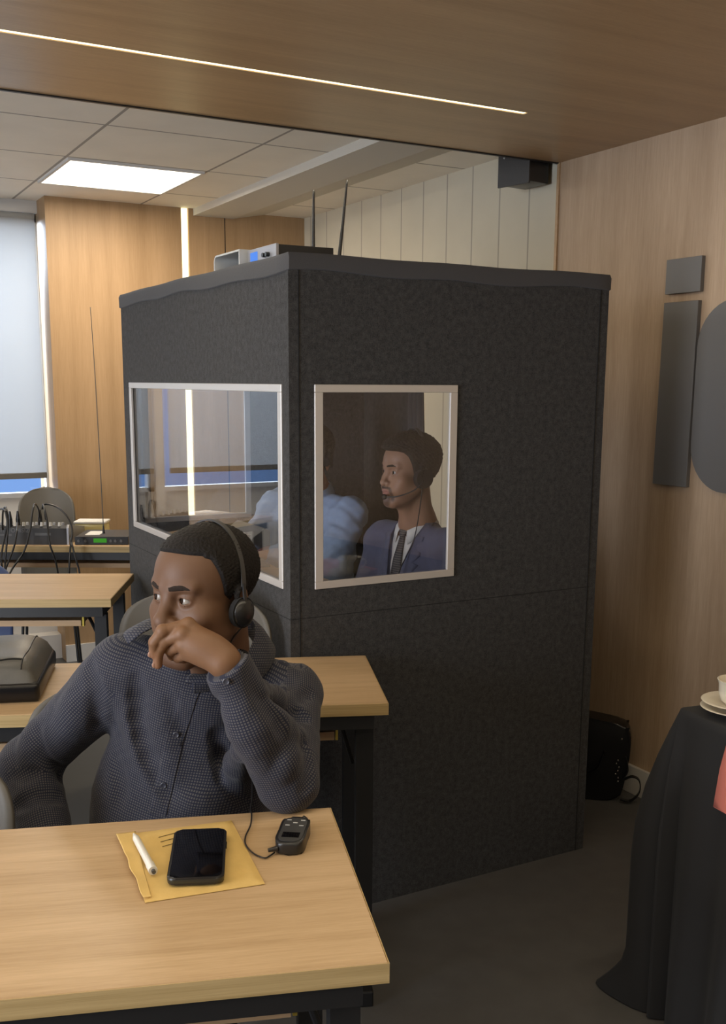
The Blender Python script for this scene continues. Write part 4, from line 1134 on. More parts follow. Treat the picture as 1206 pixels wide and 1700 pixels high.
def sleeve_uv(V, Q, segs):
    """weave coordinates: each face follows the nearest limb or trunk axis"""
    fc = V[Q].mean(1); best = np.full(len(Q), 1e9); sel = np.zeros(len(Q), int)
    for i, (a, b_, r0, _) in enumerate(segs):
        a = np.array(a, float); b_ = np.array(b_, float); ab = b_-a
        h = np.clip(((fc-a)@ab)/(ab@ab), 0, 1); d = np.linalg.norm(fc-a-h[:, None]*ab, axis=1)/r0+(0 if i == 0 else 4.0*np.maximum(0, -((fc-a)@ab)/np.linalg.norm(ab)-(0.0 if i in (1, 3) else 1.0))/r0)
        m_ = d < best; best[m_] = d[m_]; sel[m_] = i
    uv = np.zeros((len(Q), 4, 2))
    for i, (a, b_, r0, ref) in enumerate(segs):
        m_ = sel == i
        if not m_.any(): continue
        a = np.array(a, float); ax = unit(np.array(b_, float)-a); e1 = unit(np.array(ref, float)-ax*(np.array(ref, float)@ax)); e2 = np.cross(ax, e1)
        P = V[Q[m_]]-a; t = P@ax; X_, Y_ = P@e1, P@e2
        an = np.arctan2(Y_, X_); a0 = an[:, :1]; an = np.where(an-a0 > PI, an-2*PI, an); an = np.where(an-a0 < -PI, an+2*PI, an)
        uv[m_, :, 0] = an*r0; uv[m_, :, 1] = t
        if i == 0:
            fn_ = np.cross(P[:, 2]-P[:, 0], P[:, 3]-P[:, 1]); fr_ = np.abs(fn_@e1) > np.abs(fn_@e2)*0.7; uv[m_, :, 0] = np.where(fr_[:, None], Y_, X_)
    return uv.reshape(-1, 2)
def weave_mat(name, base, dot, pitch=0.0050, size=0.27, rough=0.8):
    mt, nt, b = nodes(name)
    uvn = N(nt, 'ShaderNodeUVMap', uv_map='weave'); sp = N(nt, 'ShaderNodeSeparateXYZ'); nt.links.new(uvn.outputs[0], sp.inputs[0])
    def m2(op, a, v=None, c=None):
        n_ = N(nt, 'ShaderNodeMath', operation=op)
        if isinstance(a, (int, float)): n_.inputs[0].default_value = a
        else: nt.links.new(a, n_.inputs[0])
        if v is not None:
            if isinstance(v, (int, float)): n_.inputs[1].default_value = v
            else: nt.links.new(v, n_.inputs[1])
        return n_.outputs[0]
    fu = m2('FRACT', m2('DIVIDE', sp.outputs[0], pitch)); fv = m2('FRACT', m2('DIVIDE', sp.outputs[1], pitch))
    du = m2('LESS_THAN', m2('ABSOLUTE', m2('SUBTRACT', fu, 0.5)), size); dv = m2('LESS_THAN', m2('ABSOLUTE', m2('SUBTRACT', fv, 0.5)), size)
    f = m2('MULTIPLY', du, dv)
    mx = N(nt, 'ShaderNodeMix', data_type='RGBA'); nt.links.new(f, mx.inputs[0])
    mx.inputs[6].default_value = (*base, 1); mx.inputs[7].default_value = (*dot, 1)
    nt.links.new(mx.outputs[2], b.inputs['Base Color']); b.inputs['Roughness'].default_value = rough
    b.inputs['Specular IOR Level'].default_value = 0.2; b.inputs['Sheen Weight'].default_value = 0.08
    tc = N(nt, 'ShaderNodeTexCoord'); nz = N(nt, 'ShaderNodeTexNoise', i_Scale=26.0, i_Detail=5.0, i_Distortion=1.2)
    nt.links.new(tc.outputs['Object'], nz.inputs['Vector'])
    bp = N(nt, 'ShaderNodeBump', i_Strength=0.35, i_Distance=0.006)
    nt.links.new(nz.outputs[0], bp.inputs['Height']); nt.links.new(bp.outputs[0], b.inputs['Normal'])
    return mt
def legs(parent, hip, fwd, base, mat_t, mat_s, knee=0.40, spread=0.10, kz=0.50, shin=0.02):
    """seated trousers and shoes; hip is the middle of the pelvis, fwd points where the knees go"""
    fwd = np.array([fwd[0], fwd[1], 0.0]); fwd = unit(fwd); lat = np.array([-fwd[1], fwd[0], 0])
    F = Field()
    F.ell(hip, (0.15, 0.13, 0.10), 0.05)
    for s_ in (-1, 1):
        h0 = np.array(hip)+lat*s_*0.085+np.array((0, 0, -0.01)); k0 = np.array(hip)+fwd*knee+lat*s_*spread; k0[2] = kz
        a0 = k0+fwd*shin; a0[2] = 0.10
        F.cap(h0, k0, 0.082, 0.062, 0.05); F.cap(k0, a0, 0.060, 0.046, 0.03)
    F.fn(lambda P, d: d+waves(P, 0.004, 38, 4))
    h3 = np.array((0.42, 0.42, 0.42))
    cen = np.array(hip)+fwd*knee*0.5
    V, Q = surface(F, (cen[0]-0.42, cen[1]-0.42, 0.03), (cen[0]+0.42, cen[1]+0.42, hip[2]+0.16), 0.009)
    link_mesh('trousers', np_mesh('trousers', [(V-base, Q)]), mat_t, parent, 180)
    for s_ in (-1, 1):
        a0 = np.array(hip)+fwd*(knee+shin)+lat*s_*spread; a0[2] = 0.05
        F = Field(); F.cap(a0, a0+fwd*0.16-np.array((0, 0, 0.012)), 0.046, 0.036, 0.02); F.cap(a0+np.array((0, 0, 0.0)), a0+np.array((0, 0, 0.06)), 0.045, 0.045, 0.02)
        F.pln((0, 0, 0.001), (0, 0, -1), 0.004)
        V, Q = surface(F, a0-np.array((0.12, 0.12, 0.06))+np.minimum(fwd*0.16, 0), a0+np.array((0.12, 0.12, 0.14))+np.maximum(fwd*0.16, 0), 0.006)
        link_mesh('shoe', np_mesh('shoe', [(V-base, Q)]), mat_s, parent, 180)

# ------------------------------------------------------------------ the seated man in the dark patterned shirt
M['skin_a'] = skin_mat('skin_a', 0.56)
M['hair_a'] = hair_mat('hair_a', (0.0075, 0.0055, 0.0048), 240, 1.0)
M['shirt_a'] = weave_mat('shirt_a', (0.019, 0.022, 0.041), (0.094, 0.092, 0.098), 0.0046, 0.29)
M['trousers'] = plain('trousers', (0.02, 0.021, 0.027), 0.85, bump=0.2)
M['shoe'] = plain('shoe', (0.01, 0.009, 0.008), 0.35)
M['button'] = plain('button', (0.035, 0.038, 0.055), 0.35)

def V3(*a): return np.array(a, float)
HC = rel(340, 988, 1.765); HS = 0.975
MH = rotm(R(36), R(-2), R(0))
H_ = head_field(open_=0.0050, wide=1.28, nose=1.0, jaw=0.98, ears=True, lip=1.05)
NB = rel(366, 1122, 1.865)
hips = rel(325, 1640, 1.93); hips[2] = 0.54
base_a = np.array((hips[0], hips[1], 0.0))
man = thing('person', 'man in dark patterned shirt and headphones, hand over mouth, at the nearest table', 'person', to_world(base_a), -YAW)
def hl(P): return (P-HC)@MH/HS
F = Field(); F.sub(H_, MH, HC, HS, 0.01)
F.cap(HC+MH@np.array((0, 0.030, -0.050)), NB, 0.053, 0.058, 0.025)
F.cap(NB, NB+np.array((0.0, 0.03, -0.05)), 0.058, 0.058, 0.03)
F.cap(NB+np.array((-0.012, -0.035, -0.02)), HC+MH@np.array((0, -0.02, -0.09)), 0.018, 0.020, 0.03)
FBody = F
# left hand (at the mouth) with the forearm
W2 = rel(376, 1100, 1.600); E2 = rel(477, 1302, 1.672)
FH = Field()
FH.cap(W2, W2+(E2-W2)*0.45, 0.0245, 0.033, 0.01)
mcp = [rel(313, 1037, 1.612), rel(303, 1052, 1.598), rel(304, 1070, 1.602), rel(312, 1086, 1.612)]
pip = [rel(270, 1047, 1.600), rel(274, 1063, 1.606), rel(283, 1078, 1.622), rel(296, 1091, 1.632)]
dip = [rel(256, 1066, 1.604), rel(263, 1082, 1.612), rel(286, 1088, 1.642), rel(304, 1094, 1.648)]
tip = [rel(255, 1086, 1.612), rel(262, 1103, 1.616), rel(299, 1088, 1.652), rel(316, 1090, 1.655)]
for i in range(4):
    FH.cap(W2+(mcp[i]-W2)*0.10, mcp[i], 0.0215-0.001*i, 0.0105-0.0006*i, 0.012)
FH.ell((W2+mcp[1]*0.6+mcp[2]*0.4)/2+np.array((0.0, 0.004, 0.003)), (0.034, 0.016, 0.022), 0.02)
for i in range(4):
    r_i = (0.0098, 0.0099, 0.0094, 0.0085)[i]
    G = Field(); G.cap(mcp[i], pip[i], r_i*1.08, r_i*0.98, 0.002); G.cap(pip[i], dip[i], r_i*0.98, r_i*0.88, 0.003); G.cap(dip[i], tip[i], r_i*0.88, r_i*0.76, 0.003)
    G.ell(pip[i], (r_i*1.04,)*3, 0.003)
    FH.ops.append(('s', G, (np.eye(3), np.zeros(3), 1.0), 0.0018, 'u', None))
    FH.ell(mcp[i]+np.array((0, -0.001, 0.001)), (0.0108, 0.0105, 0.0105), 0.006)
th = [rel(352, 1085, 1.622), rel(333, 1062, 1.640), rel(312, 1048, 1.652), rel(297, 1046, 1.655)]
FH.cap(th[0], th[1], 0.018, 0.0125, 0.012); FH.cap(th[1], th[2], 0.0118, 0.0105, 0.004); FH.cap(th[2], th[3], 0.0105, 0.0085, 0.004)
# right hand resting in the lap, below the table
E1 = rel(52, 1268, 1.925); W1 = rel(84, 1425, 1.775)
FR = Field()
hd = unit(np.array((0.45, -0.55, -0.30)))
FR.cap(W1+(E1-W1)*0.3, W1+hd*0.01, 0.030, 0.024, 0.01)
pl_ = unit(np.cross(hd, (0, 0, 1)))
for i in range(4):
    m0 = W1+hd*0.085+pl_*(i-1.5)*0.020+np.array((0, 0, -0.004*abs(i-1.3))); m1 = m0+hd*(0.040, 0.044, 0.040, 0.032)[i]+np.array((0, 0, -0.012)); m2_ = m1+unit(hd+np.array((0, 0, -0.9)))*0.026; m3 = m2_+unit(hd*0.4+np.array((0, 0, -1.0)))*0.018
    FR.cap(W1+hd*0.012+pl_*(i-1.5)*0.008, m0, 0.016, 0.0115, 0.014)
    G = Field(); G.cap(m0, m1, 0.0100, 0.0092, 0.002); G.cap(m1, m2_, 0.0092, 0.0082, 0.003); G.cap(m2_, m3, 0.0082, 0.0070, 0.003)
    FR.ops.append(('s', G, (np.eye(3), np.zeros(3), 1.0), 0.003, 'u', None))
t0 = W1+hd*0.03-pl_*0.022; FR.cap(t0, t0+hd*0.03-pl_*0.018, 0.015, 0.0115, 0.01); FR.cap(t0+hd*0.03-pl_*0.018, t0+hd*0.062-pl_*0.022+np.array((0, 0, -0.008)), 0.011, 0.0085, 0.004)
sa, sb2 = rel(205, 1118, 1.885), rel(458, 1140, 1.89)
FBody.ell(rel(320, 1215, 1.94), (0.09, 0.045, 0.09), 0.03); FBody.cap(sa+V3(0, 0.02, 0), sb2+V3(0, 0.02, 0), 0.028, 0.028, 0.03)
FBody.cap(sa, E1, 0.032, 0.030, 0.02); FBody.cap(sb2, E2, 0.028, 0.030, 0.02); FBody.cap(E1, W1, 0.032, 0.026, 0.02); FBody.cap(E2, W2+(E2-W2)*0.30, 0.030, 0.028, 0.01)
FBody.sub(FR, np.eye(3), np.zeros(3), 1.0, 0.008)
FBody.sub(FH, np.eye(3), np.zeros(3), 1.0, 0.0012)
allp = np.array([sa, sb2, E1, E2, W1, W1+hd*0.20, HC]+tip)
Vb, Qb = surface(FBody, allp.min(0)-0.055, np.maximum(allp.max(0)+0.05, HC+np.array((0.12, 0.13, 0.145))), 0.0021)
BASE_SKIN = (0.128, 0.066, 0.037)
cb_ = tone(hl(Vb), BASE_SKIN, (0.15, 0.055, 0.045), H_, beard=0.35, bc=(0.045, 0.022, 0.014), lipmix=0.6)
bh = np.array((0.185, 0.096, 0.050))
isl = (FH(Vb) < 0.0025); isr = (FR(Vb) < 0.004)
dmin = np.min([np.linalg.norm(Vb-t, axis=1) for t in tip], 0)
cb_[isl] = (bh+np.clip(1-dmin/0.016, 0, 1)[:, None]*np.array((0.10, 0.05, 0.035)))[isl]; cb_[isr] = bh
link_mesh('body', np_mesh('body', [(Vb-base_a, Qb)], [cb_]), M['skin_a'], man, 180)
gz = unit((-0.50, -1.0, 0.03))
for s_ in (-1, 1): add_eye(man, MH, HC-base_a, s_, gz, HS)
brows(man, MH, HC-base_a, HS, H_, 1.12, 0.0036)
# fingernails on the two fingertips that show
for i in (0, 1):
    t_ = tip[i]; dr = unit(tip[i]-dip[i])
    nb = B(); q = Vector(dr).to_track_quat('Z', 'Y').to_matrix().to_4x4()
    nb.sph((0, 0, 0), (0.0050, 0.0022, 0.0062), 8, q)
    obj('fingernail', nb, plain('nail', (0.36, 0.21, 0.15), 0.3), man, 180, loc=t_+np.array((-0.0035, -0.0052, 0.001))-base_a)
# short cropped hair
def hair_field(P, d0=None):
    q = hl(P); d = H_(q)
    x, y, z = q[:, 0], q[:, 1], q[:, 2]
    lim = np.interp(y, [-0.085, -0.070, -0.058, -0.046, -0.034, -0.022, -0.005, 0.010, 0.028, 0.045, 0.085], [0.076, 0.073, 0.070, 0.066, 0.036, 0.004, -0.008, 0.018, 0.004, -0.030, -0.048])
    front = 0.0740-0.002*np.clip(np.abs(x)/0.05, 0, 1)**3
    lim = np.where(y < -0.055, np.maximum(lim, front), lim)
    m_ = np.clip((z-lim)/0.016, 0, 1); m_ = m_*m_*(3-2*m_)
    t = 0.0100*m_-0.0050
    t = t*np.clip((z+0.03)/0.08, 0.45, 1)
    nz_ = 0.0012*(np.sin(x*520+2*np.sin(z*410))*np.sin(z*560+y*120)*np.sin(y*530+x*90))
    return d-t-nz_*m_**3
V, Q = surface(lambda P: hair_field(P), HC+np.array((-0.11, -0.13, -0.085)), HC+np.array((0.125, 0.15, 0.155)), 0.0020)
q = hl(V); keep = H_(q)[Q].max(1) > -0.0032
Q2 = Q[keep]; used = np.unique(Q2); mp_ = np.full(len(V), -1); mp_[used] = np.arange(len(used))
link_mesh('hair', np_mesh('hair', [(V[used]-base_a, mp_[Q2])]), M['hair_a'], man, 180)

# shirt
S1 = rel(190, 1100, 1.875); S2 = rel(472, 1132, 1.885)
CH = rel(318, 1245, 1.895); BL = rel(312, 1400, 1.875)
def V3(*a): return np.array(a, float)
F = Field()
F.ell(CH, (0.152, 0.108, 0.185), 0.03); F.ell(BL+V3(-0.006, 0, 0), (0.160, 0.122, 0.21), 0.06); F.ell(rel(212, 1350, 1.89), (0.065, 0.085, 0.125), 0.05)
F.ell(rel(322, 1165, 1.895), (0.150, 0.080, 0.085), 0.04)
F.cap(S1+V3(0.025, 0, 0.004), NB+V3(-0.02, 0.012, -0.002), 0.050, 0.056, 0.04); F.cap(S1+V3(0.05, -0.02, -0.01), rel(300, 1110, 1.825), 0.045, 0.04, 0.04)
F.cap(S2+V3(-0.02, 0, -0.008), NB+V3(0.01, 0.015, -0.020), 0.046, 0.054, 0.04)
F.cap(hips+V3(-0.05, 0, 0), hips+V3(0.05, 0, 0), 0.125, 0.125, 0.06)
S1a = S1+V3(0.004, 0.0, -0.018); E1a = E1+V3(0, 0, 0)
F.cap(S1a+V3(0.006, 0, 0), E1a, 0.064, 0.052, 0.022)
F.cap(S2+V3(0.006, 0, -0.02), E2+V3(0.004, 0.006, 0.004), 0.062, 0.050, 0.022)
F.ell(S2+V3(0.024, -0.004, -0.024), (0.046, 0.05, 0.032), 0.02)
E2s = E2+V3(-0.002, 0, 0); W2s = W2+(E2-W2)*0.02
F.cap(E1a+V3(-0.002, 0, 0), W1, 0.054, 0.046, 0.018)
F.ell(E1a+V3(-0.018, -0.01, 0.0), (0.036, 0.04, 0.044), 0.02)
FA = Field(); FA.cap(E2s, E2s+(W2s-E2s)*0.55, 0.049, 0.046, 0.02); FA.cap(E2s+(W2s-E2s)*0.55, W2s, 0.046, 0.0385, 0.015)
cut = W2+unit(W2-E2)*(-0.004)
FA.pln(cut, unit(unit(W2-E2)+V3(-0.25, 0, 0.0)), 0.003)
F.ops.append(('s', FA, (np.eye(3), np.zeros(3), 1.0), 0.014, 'u', None))
F.ell(W1+unit(W1-E1)*0.035, (0.001, 0.001, 0.001), 0.001, 'd')
F.ell(rel(328, 1140, 1.830), (0.062, 0.042, 0.040), 0.04); F.ell(rel(352, 1160, 1.822), (0.055, 0.036, 0.045), 0.04)
# folds: raised ridges and sunken creases laid on the cloth
FB = Field(); FB.ops = list(F.ops)
def meet(FF, px, py, d0=1.45):
    """where the line of sight meets the cloth"""
    ds = np.linspace(d0, 2.1, 900); P_ = np.array([rel(px, py, d) for d in ds]); v = FF(P_)
    return P_[int(np.argmax(v < 0))] if (v < 0).any() else P_[int(np.argmin(v))]
def ridge(pts, r, k=0.02, op='u', lift=None):
    P_ = np.array([meet(FB, *p) for p in pts])
    g = np.stack([FB(P_+np.eye(3)[i]*0.002)-FB(P_-np.eye(3)[i]*0.002) for i in range(3)], 1); g /= np.linalg.norm(g, axis=1)[:, None]+1e-9
    r = r*2.2; P_ = P_+g*(r*0.80 if op == 'd' else -r*0.84)
    PP = catmull([Vector(p) for p in P_], 3); n_ = len(PP)-1
    for i in range(n_):
        ra = r*(0.35+0.65*math.sin(PI*min(1, max(0, i/n_)))); rb = r*(0.35+0.65*math.sin(PI*(i+1)/n_))
        F.cap(PP[i], PP[i+1], ra, rb, k, op)
ridge([(205, 1100), (212, 1170), (240, 1260), (285, 1345)], 0.013, 0.02)
ridge([(232, 1110), (236, 1190), (262, 1290), (320, 1350)], 0.009, 0.012, 'd')
ridge([(262, 1135), (270, 1200), (290, 1290)], 0.012, 0.02)
ridge([(365, 1150), (362, 1220), (372, 1310)], 0.008, 0.012, 'd')
ridge([(395, 1240), (405, 1290), (425, 1330)], 0.012, 0.02)
ridge([(290, 1345), (340, 1335), (400, 1345)], 0.012, 0.02)
ridge([(190, 1250), (200, 1300), (195, 1350)], 0.008, 0.014, 'd')
ridge([(440, 1060), (470, 1090), (500, 1115)], 0.008, 0.012, 'd')
ridge([(425, 1145), (455, 1172), (500, 1160), (520, 1150)], 0.008, 0.010, 'd')
ridge([(440, 1160), (480, 1190), (515, 1196)], 0.007, 0.010, 'd')
ridge([(432, 1130), (460, 1155), (505, 1140)], 0.011, 0.016)
ridge([(435, 1175), (470, 1205), (512, 1215)], 0.012, 0.016)
ridge([(412, 1120), (432, 1165), (455, 1195), (470, 1230)], 0.007, 0.012, 'd')
ridge([(385, 1165), (410, 1225), (440, 1290)], 0.012, 0.02)
ridge([(505, 1235), (514, 1280), (500, 1320)], 0.007, 0.010, 'd')
ridge([(455, 1300), (480, 1270), (485, 1235)], 0.010, 0.016)
ridge([(75, 1195), (60, 1225), (72, 1262), (108, 1290)], 0.010, 0.012, 'd')
ridge([(62, 1190), (46, 1222), (56, 1268), (95, 1305)], 0.013, 0.016)
ridge([(12, 1288), (40, 1292), (62, 1286)], 0.006, 0.010, 'd')
ridge([(22, 1345), (60, 1325), (108, 1330)], 0.008, 0.012, 'd')
ridge([(150, 1095), (160, 1150), (158, 1220)], 0.008, 0.014, 'd')
ridge([(130, 1130), (115, 1190), (110, 1250)], 0.012, 0.02)
F.fn(lambda P, d: d+waves(P, 0.0011, 30, 1)+waves(P, 0.0005, 80, 2))
lo = np.min([S1, S2, E1, E2, W1, W2, hips], 0)-np.array((0.09, 0.12, 0.13)); hi = np.max([S1, S2, E1, E2, NB, hips], 0)+np.array((0.09, 0.13, 0.09))
V, Q = surface(F, lo, hi, 0.0042)
up_ = V3(0, 0, 1)
segs = [(hips, NB, 0.155, (-0.2, -1, 0)), (S1a, E1a, 0.056, (0.3, -1, 0.3)), (E1a, W1, 0.050, (0.3, -1, 0)), (S2, S2+(E2-S2)*0.55, 0.056, (0.6, 0.2, -1)), (E2+unit(E2-W2)*0.05, W2, 0.047, (0, -1, 0.2))]
uv = sleeve_uv(V, Q, segs)
shirt = link_mesh('shirt', np_mesh('shirt', [(V-base_a, Q)], None, uv), M['shirt_a'], man, 180)
FS = F
def on_front(px, py, d0=1.45): return meet(FS, px, py, d0)
# placket and buttons
pk = [on_front(*p) for p in ((322, 1136), (312, 1160), (303, 1190), (292, 1222), (283, 1260), (274, 1300), (262, 1350))]
pkx = [(322, 1136), (312, 1160), (303, 1190), (292, 1222), (283, 1260), (274, 1300), (262, 1352)]
pb = B(); rows = []
for i in range(44):
    t = i/43*(len(pkx)-1); k = min(int(t), len(pkx)-2); f = t-k
    px, py = pkx[k][0]*(1-f)+pkx[k+1][0]*f, pkx[k][1]*(1-f)+pkx[k+1][1]*f
    rows.append([pb.bm.verts.new(Vector(on_front(px+dx, py+dx*0.15)-base_a+V3(0, -(0.0021 if abs(dx) < 14 else -0.001), 0))) for dx in (-15.5, -13.8, -7, 0, 7, 13.8, 15.5)])
for a_, b_ in zip(rows, rows[1:]):
    for k in range(6): pb.bm.faces.new((a_[k], a_[k+1], b_[k+1], b_[k]))
me = obj('placket', pb, M['shirt_a'], shirt, 50)
pv = np.array([v.co for v in me.data.vertices])+base_a; pq = np.array([list(p_.vertices) for p_ in me.data.polygons])
uvl = me.data.uv_layers.new(name='weave'); uvl.data.foreach_set('uv', sleeve_uv(pv, pq, segs[:1]).astype(np.float32).ravel())
for (px, py, d0) in ((293, 1219, 1.45), (272, 1303, 1.45), (376, 1131, 1.45)):
    p_ = on_front(px, py, d0)-base_a
    bt = B(); bt.lathe([(0, -0.0005), (0.0052, -0.0005), (0.0056, 0.0012), (0.0045, 0.0018), (0.0036, 0.0012), (0, 0.0012)], (0, 0, 0), 20, Matrix.Rotation(R(90), 4, 'X'))
    obj('button', bt, M['button'], shirt, 40, loc=p_+V3(0, -0.0022, 0))
# collar
top = [(264, 1040, 1.79), (262, 1030, 1.83), (285, 1020, 1.885), (340, 1012, 1.925), (398, 1016, 1.925), (424, 1040, 1.885), (415, 1078, 1.825), (390, 1103, 1.79), (352, 1115, 1.775), (318, 1121, 1.77)]
out = [(213, 1069, 1.762), (206, 1052, 1.795), (232, 1040, 1.89), (320, 1040, 1.965), (420, 1046, 1.965), (456, 1074, 1.905), (446, 1112, 1.835), (412, 1136, 1.782), (352, 1136, 1.742), (309, 1131, 1.738)]
tP = catmull([Vector(rel(*p)) for p in top], 6); oP = catmull([Vector(rel(*p)) for p in out], 6)
cen = Vector(NB)+Vector((-0.01, -0.02, 0.03))
cb = B(); rows = []
for t_, o_ in zip(tP, oP):
    inn = t_+Vector((0, 0, -0.034)); dv = (cen-t_); dv.z = 0; inn += dv.normalized()*0.003
    mid = (t_+o_)/2+Vector((0, 0, 0.004))-dv.normalized()*0.003
    rows.append([cb.bm.verts.new(Vector(p_)-Vector(base_a)) for p_ in (inn, (inn+t_)/2, t_, t_+(mid-t_)*0.35+Vector((0, 0, 0.002)), mid, o_)])
for a, b_ in zip(rows, rows[1:]):
    for k in range(5): cb.bm.faces.new((a[k], a[k+1], b_[k+1], b_[k]))
co_ = obj('collar', cb, M['shirt_a'], shirt, 60, solid=0.0022)
uvl = co_.data.uv_layers.new(name='weave')
for l in co_.data.loops:
    co = co_.data.vertices[l.vertex_index].co; uvl.data[l.index].uv = (co.x*0.9+co.y*0.5, co.z+0.25*co.y)
# cuff button edge
legs(man, hips, (-0.1, -1), base_a, M['trousers'], M['shoe'], knee=0.42, spread=0.11, kz=0.50)

# headphones
hp = thing('headphones', 'thin black wired headphones worn by the man in the patterned shirt', 'headphones', to_world(HC), -YAW)
def h2(x, y, z): return tuple(MH@np.array((x, y, z))*HS)
arc = [(math.sin(R(a))*0.087*(1 if abs(a) < 95 else 1), 0.006+0.010*math.cos(R(a)), 0.012+0.1205*math.cos(R(a)) if abs(a) < 90 else 0.012) for a in range(-84, 85, 12)]
hb_ = B(); hb_.tube([h2(x*(1.0 if abs(x) > 0.05 else 1), y, z) for x, y, z in arc], 0, flat=(0.0095, 0.0022, tuple(MH[:, 1])))
obj('headband', hb_, M['dark_plastic'], hp, 60)
for s_ in (1, -1):
    yk = B(); yk.tube([h2(s_*0.0868, 0.007, 0.030), h2(s_*0.092, 0.004, 0.008), h2(s_*0.0975, 0.002, -0.012)], 0, flat=(0.006, 0.003, tuple(MH[:, 1])))
    obj('slider_arm', yk, M['black_plastic'], hp, 60)
    cpb = B(); cpb.cyl(h2(s_*0.079, 0.004, -0.020), h2(s_*0.090, 0.004, -0.020), 0.0255, 0.0265, 32)
    obj('ear_pad', cpb, M['foam'], hp, 60)
    rot_ = Matrix([list(MH[i]) for i in range(3)]).to_4x4()
    cu_ = B(); cu_.sph(h2(s_*0.089, 0.004, -0.020), (0.0125, 0.0235, 0.0245), 14, rot_)
    obj('ear_cup', cu_, M['black_plastic'], hp, 180)
cbp = [h2(0.092, 0.000, -0.043)]+[tuple(rel(*p)-HC) for p in ((384, 1065, 1.735), (385, 1090, 1.745))]
cbp += [tuple(rel(*p)-HC) for p in ((395, 1140, 1.765), (408, 1200, 1.770), (418, 1270, 1.745), (419, 1320, 1.690), (416, 1345, 1.655))]
zt_ = 0.7628
def tabp(px, py):
    q = (px-CX)/FPX*RIGHT+(py-CY)/FPX*DOWN+f_; t_ = (zt_-EYE)/q[2]
    x = q[0]*math.cos(YAW)-q[1]*math.sin(YAW); y = q[0]*math.sin(YAW)+q[1]*math.cos(YAW)
    return tuple(np.array((x*t_, y*t_, zt_))-HC)
cbp += [tabp(*p) for p in ((418, 1352), (416, 1370), (408, 1388), (408, 1402), (420, 1416), (438, 1424), (448, 1421), (456, 1415))]
cab = B(); cab.tube(cbp, 0.0013, 7)
obj('cable', cab, M['black_plastic'], hp, 180)

# ------------------------------------------------------------------ interpreter in the navy suit (booth, right window)
def simple_hand(F, wr, dr, up, s_=1, curl=0.5, r=1.0):
    """a relaxed hand leaving the wrist along dr; up is the back of the hand"""
    dr = unit(dr); up = unit(up); lat = np.cross(dr, up)*s_
    lens = [(0.036, 0.024, 0.019), (0.041, 0.027, 0.020), (0.038, 0.025, 0.019), (0.030, 0.019, 0.016)]
    for i in range(4):
        m0 = wr+dr*(0.086-0.004*abs(i-1))+lat*(i-1.5)*0.0195
        F.cap(wr+dr*0.01+lat*(i-1.5)*0.010, m0, 0.0165*r, 0.0115*r, 0.014)
        G = Field(); p = m0; a = 0.15
        for k_, L_ in enumerate(lens[i]):
            a += curl*(0.55, 0.7, 0.5)[k_]; d_2 = dr*math.cos(a)-up*math.sin(a); q_ = p+d_2*L_
            G.cap(p, q_, (0.0098, 0.0088, 0.0078)[k_]*r, (0.0090, 0.0080, 0.0068)[k_]*r, 0.003); p = q_
        F.ops.append(('s', G, (np.eye(3), np.zeros(3), 1.0), 0.003, 'u', None))
    t0 = wr+dr*0.025-lat*0.020; t1 = t0+dr*0.032-lat*0.022-up*0.006; t2 = t1+dr*0.032-lat*0.006-up*0.006
    F.cap(t0, t1, 0.015*r, 0.0115*r, 0.012); F.cap(t1, t2, 0.0110*r, 0.0085*r, 0.004)
M['skin_b'] = skin_mat('skin_b', 0.5)
M['hair_b'] = hair_mat('hair_b', (0.010, 0.008, 0.007), 160, 1.0)
M['suit'] = plain('suit', (0.085, 0.092, 0.155), 0.85, bump=0.25, bscale=300, sheen=0.06, var=0.08, vscale=50)
M['white_shirt'] = plain('white_shirt', (0.62, 0.60, 0.57), 0.8, bump=0.1)
def tie_mat():
    mt, nt, b = nodes('tie')
    tc = N(nt, 'ShaderNodeTexCoord'); wv = N(nt, 'ShaderNodeTexWave', wave_type='BANDS', bands_direction='Z', i_Scale=42.0)
    nt.links.new(tc.outputs['Object'], wv.inputs['Vector'])
    rp = N(nt, 'ShaderNodeValToRGB'); rp.color_ramp.elements[0].position = 0.6; rp.color_ramp.elements[1].position = 0.75
    rp.color_ramp.elements[0].color = (0.028, 0.024, 0.026, 1); rp.color_ramp.elements[1].color = (0.11, 0.095, 0.09, 1)
    nt.links.new(wv.outputs[0], rp.inputs[0]); nt.links.new(rp.outputs[0], b.inputs['Base Color']); b.inputs['Roughness'].default_value = 0.6
    return mt
M['tie'] = tie_mat()
HC = rel(679, 785, 3.40); HS = 0.93
MH = rotm(R(60), R(-2), R(0))
H_ = head_field(open_=0.0058, nose=0.98, jaw=0.93, lip=1.15, wide=1.05)
NB = rel(694, 872, 3.45)
hips = rel(692, 1160, 3.46); hips[2] = 0.53
base_b = np.array((hips[0], hips[1], 0.0))
sb = thing('person', 'man in navy suit and tie with headset, inside the booth behind its right window', 'person', to_world(base_b), -YAW)
F = Field(); F.sub(H_, MH, HC, HS, 0.01)
F.cap(HC+MH@np.array((0, 0.030, -0.050)), NB, 0.046, 0.052, 0.025)
F.cap(NB, NB+np.array((0.0, 0.02, -0.06)), 0.060, 0.085, 0.04)
TY = R(48)     # the trunk is turned less than the head
TF = np.array((-math.sin(TY), -math.cos(TY), 0)); TL = np.array((math.cos(TY), -math.sin(TY), 0))
F.cap(NB+TF*0.035-V3(0, 0, 0.02), HC+MH@np.array((0, -0.02, -0.09)), 0.018, 0.020, 0.03)
FBody = F
SL = NB+TL*0.165-V3(0, 0, 0.062); SR = NB-TL*0.165-V3(0, 0, 0.068)
EL = SL+TF*0.06+TL*0.03-V3(0, 0, 0.235); ER = SR+TF*0.07-TL*0.03-V3(0, 0, 0.235)
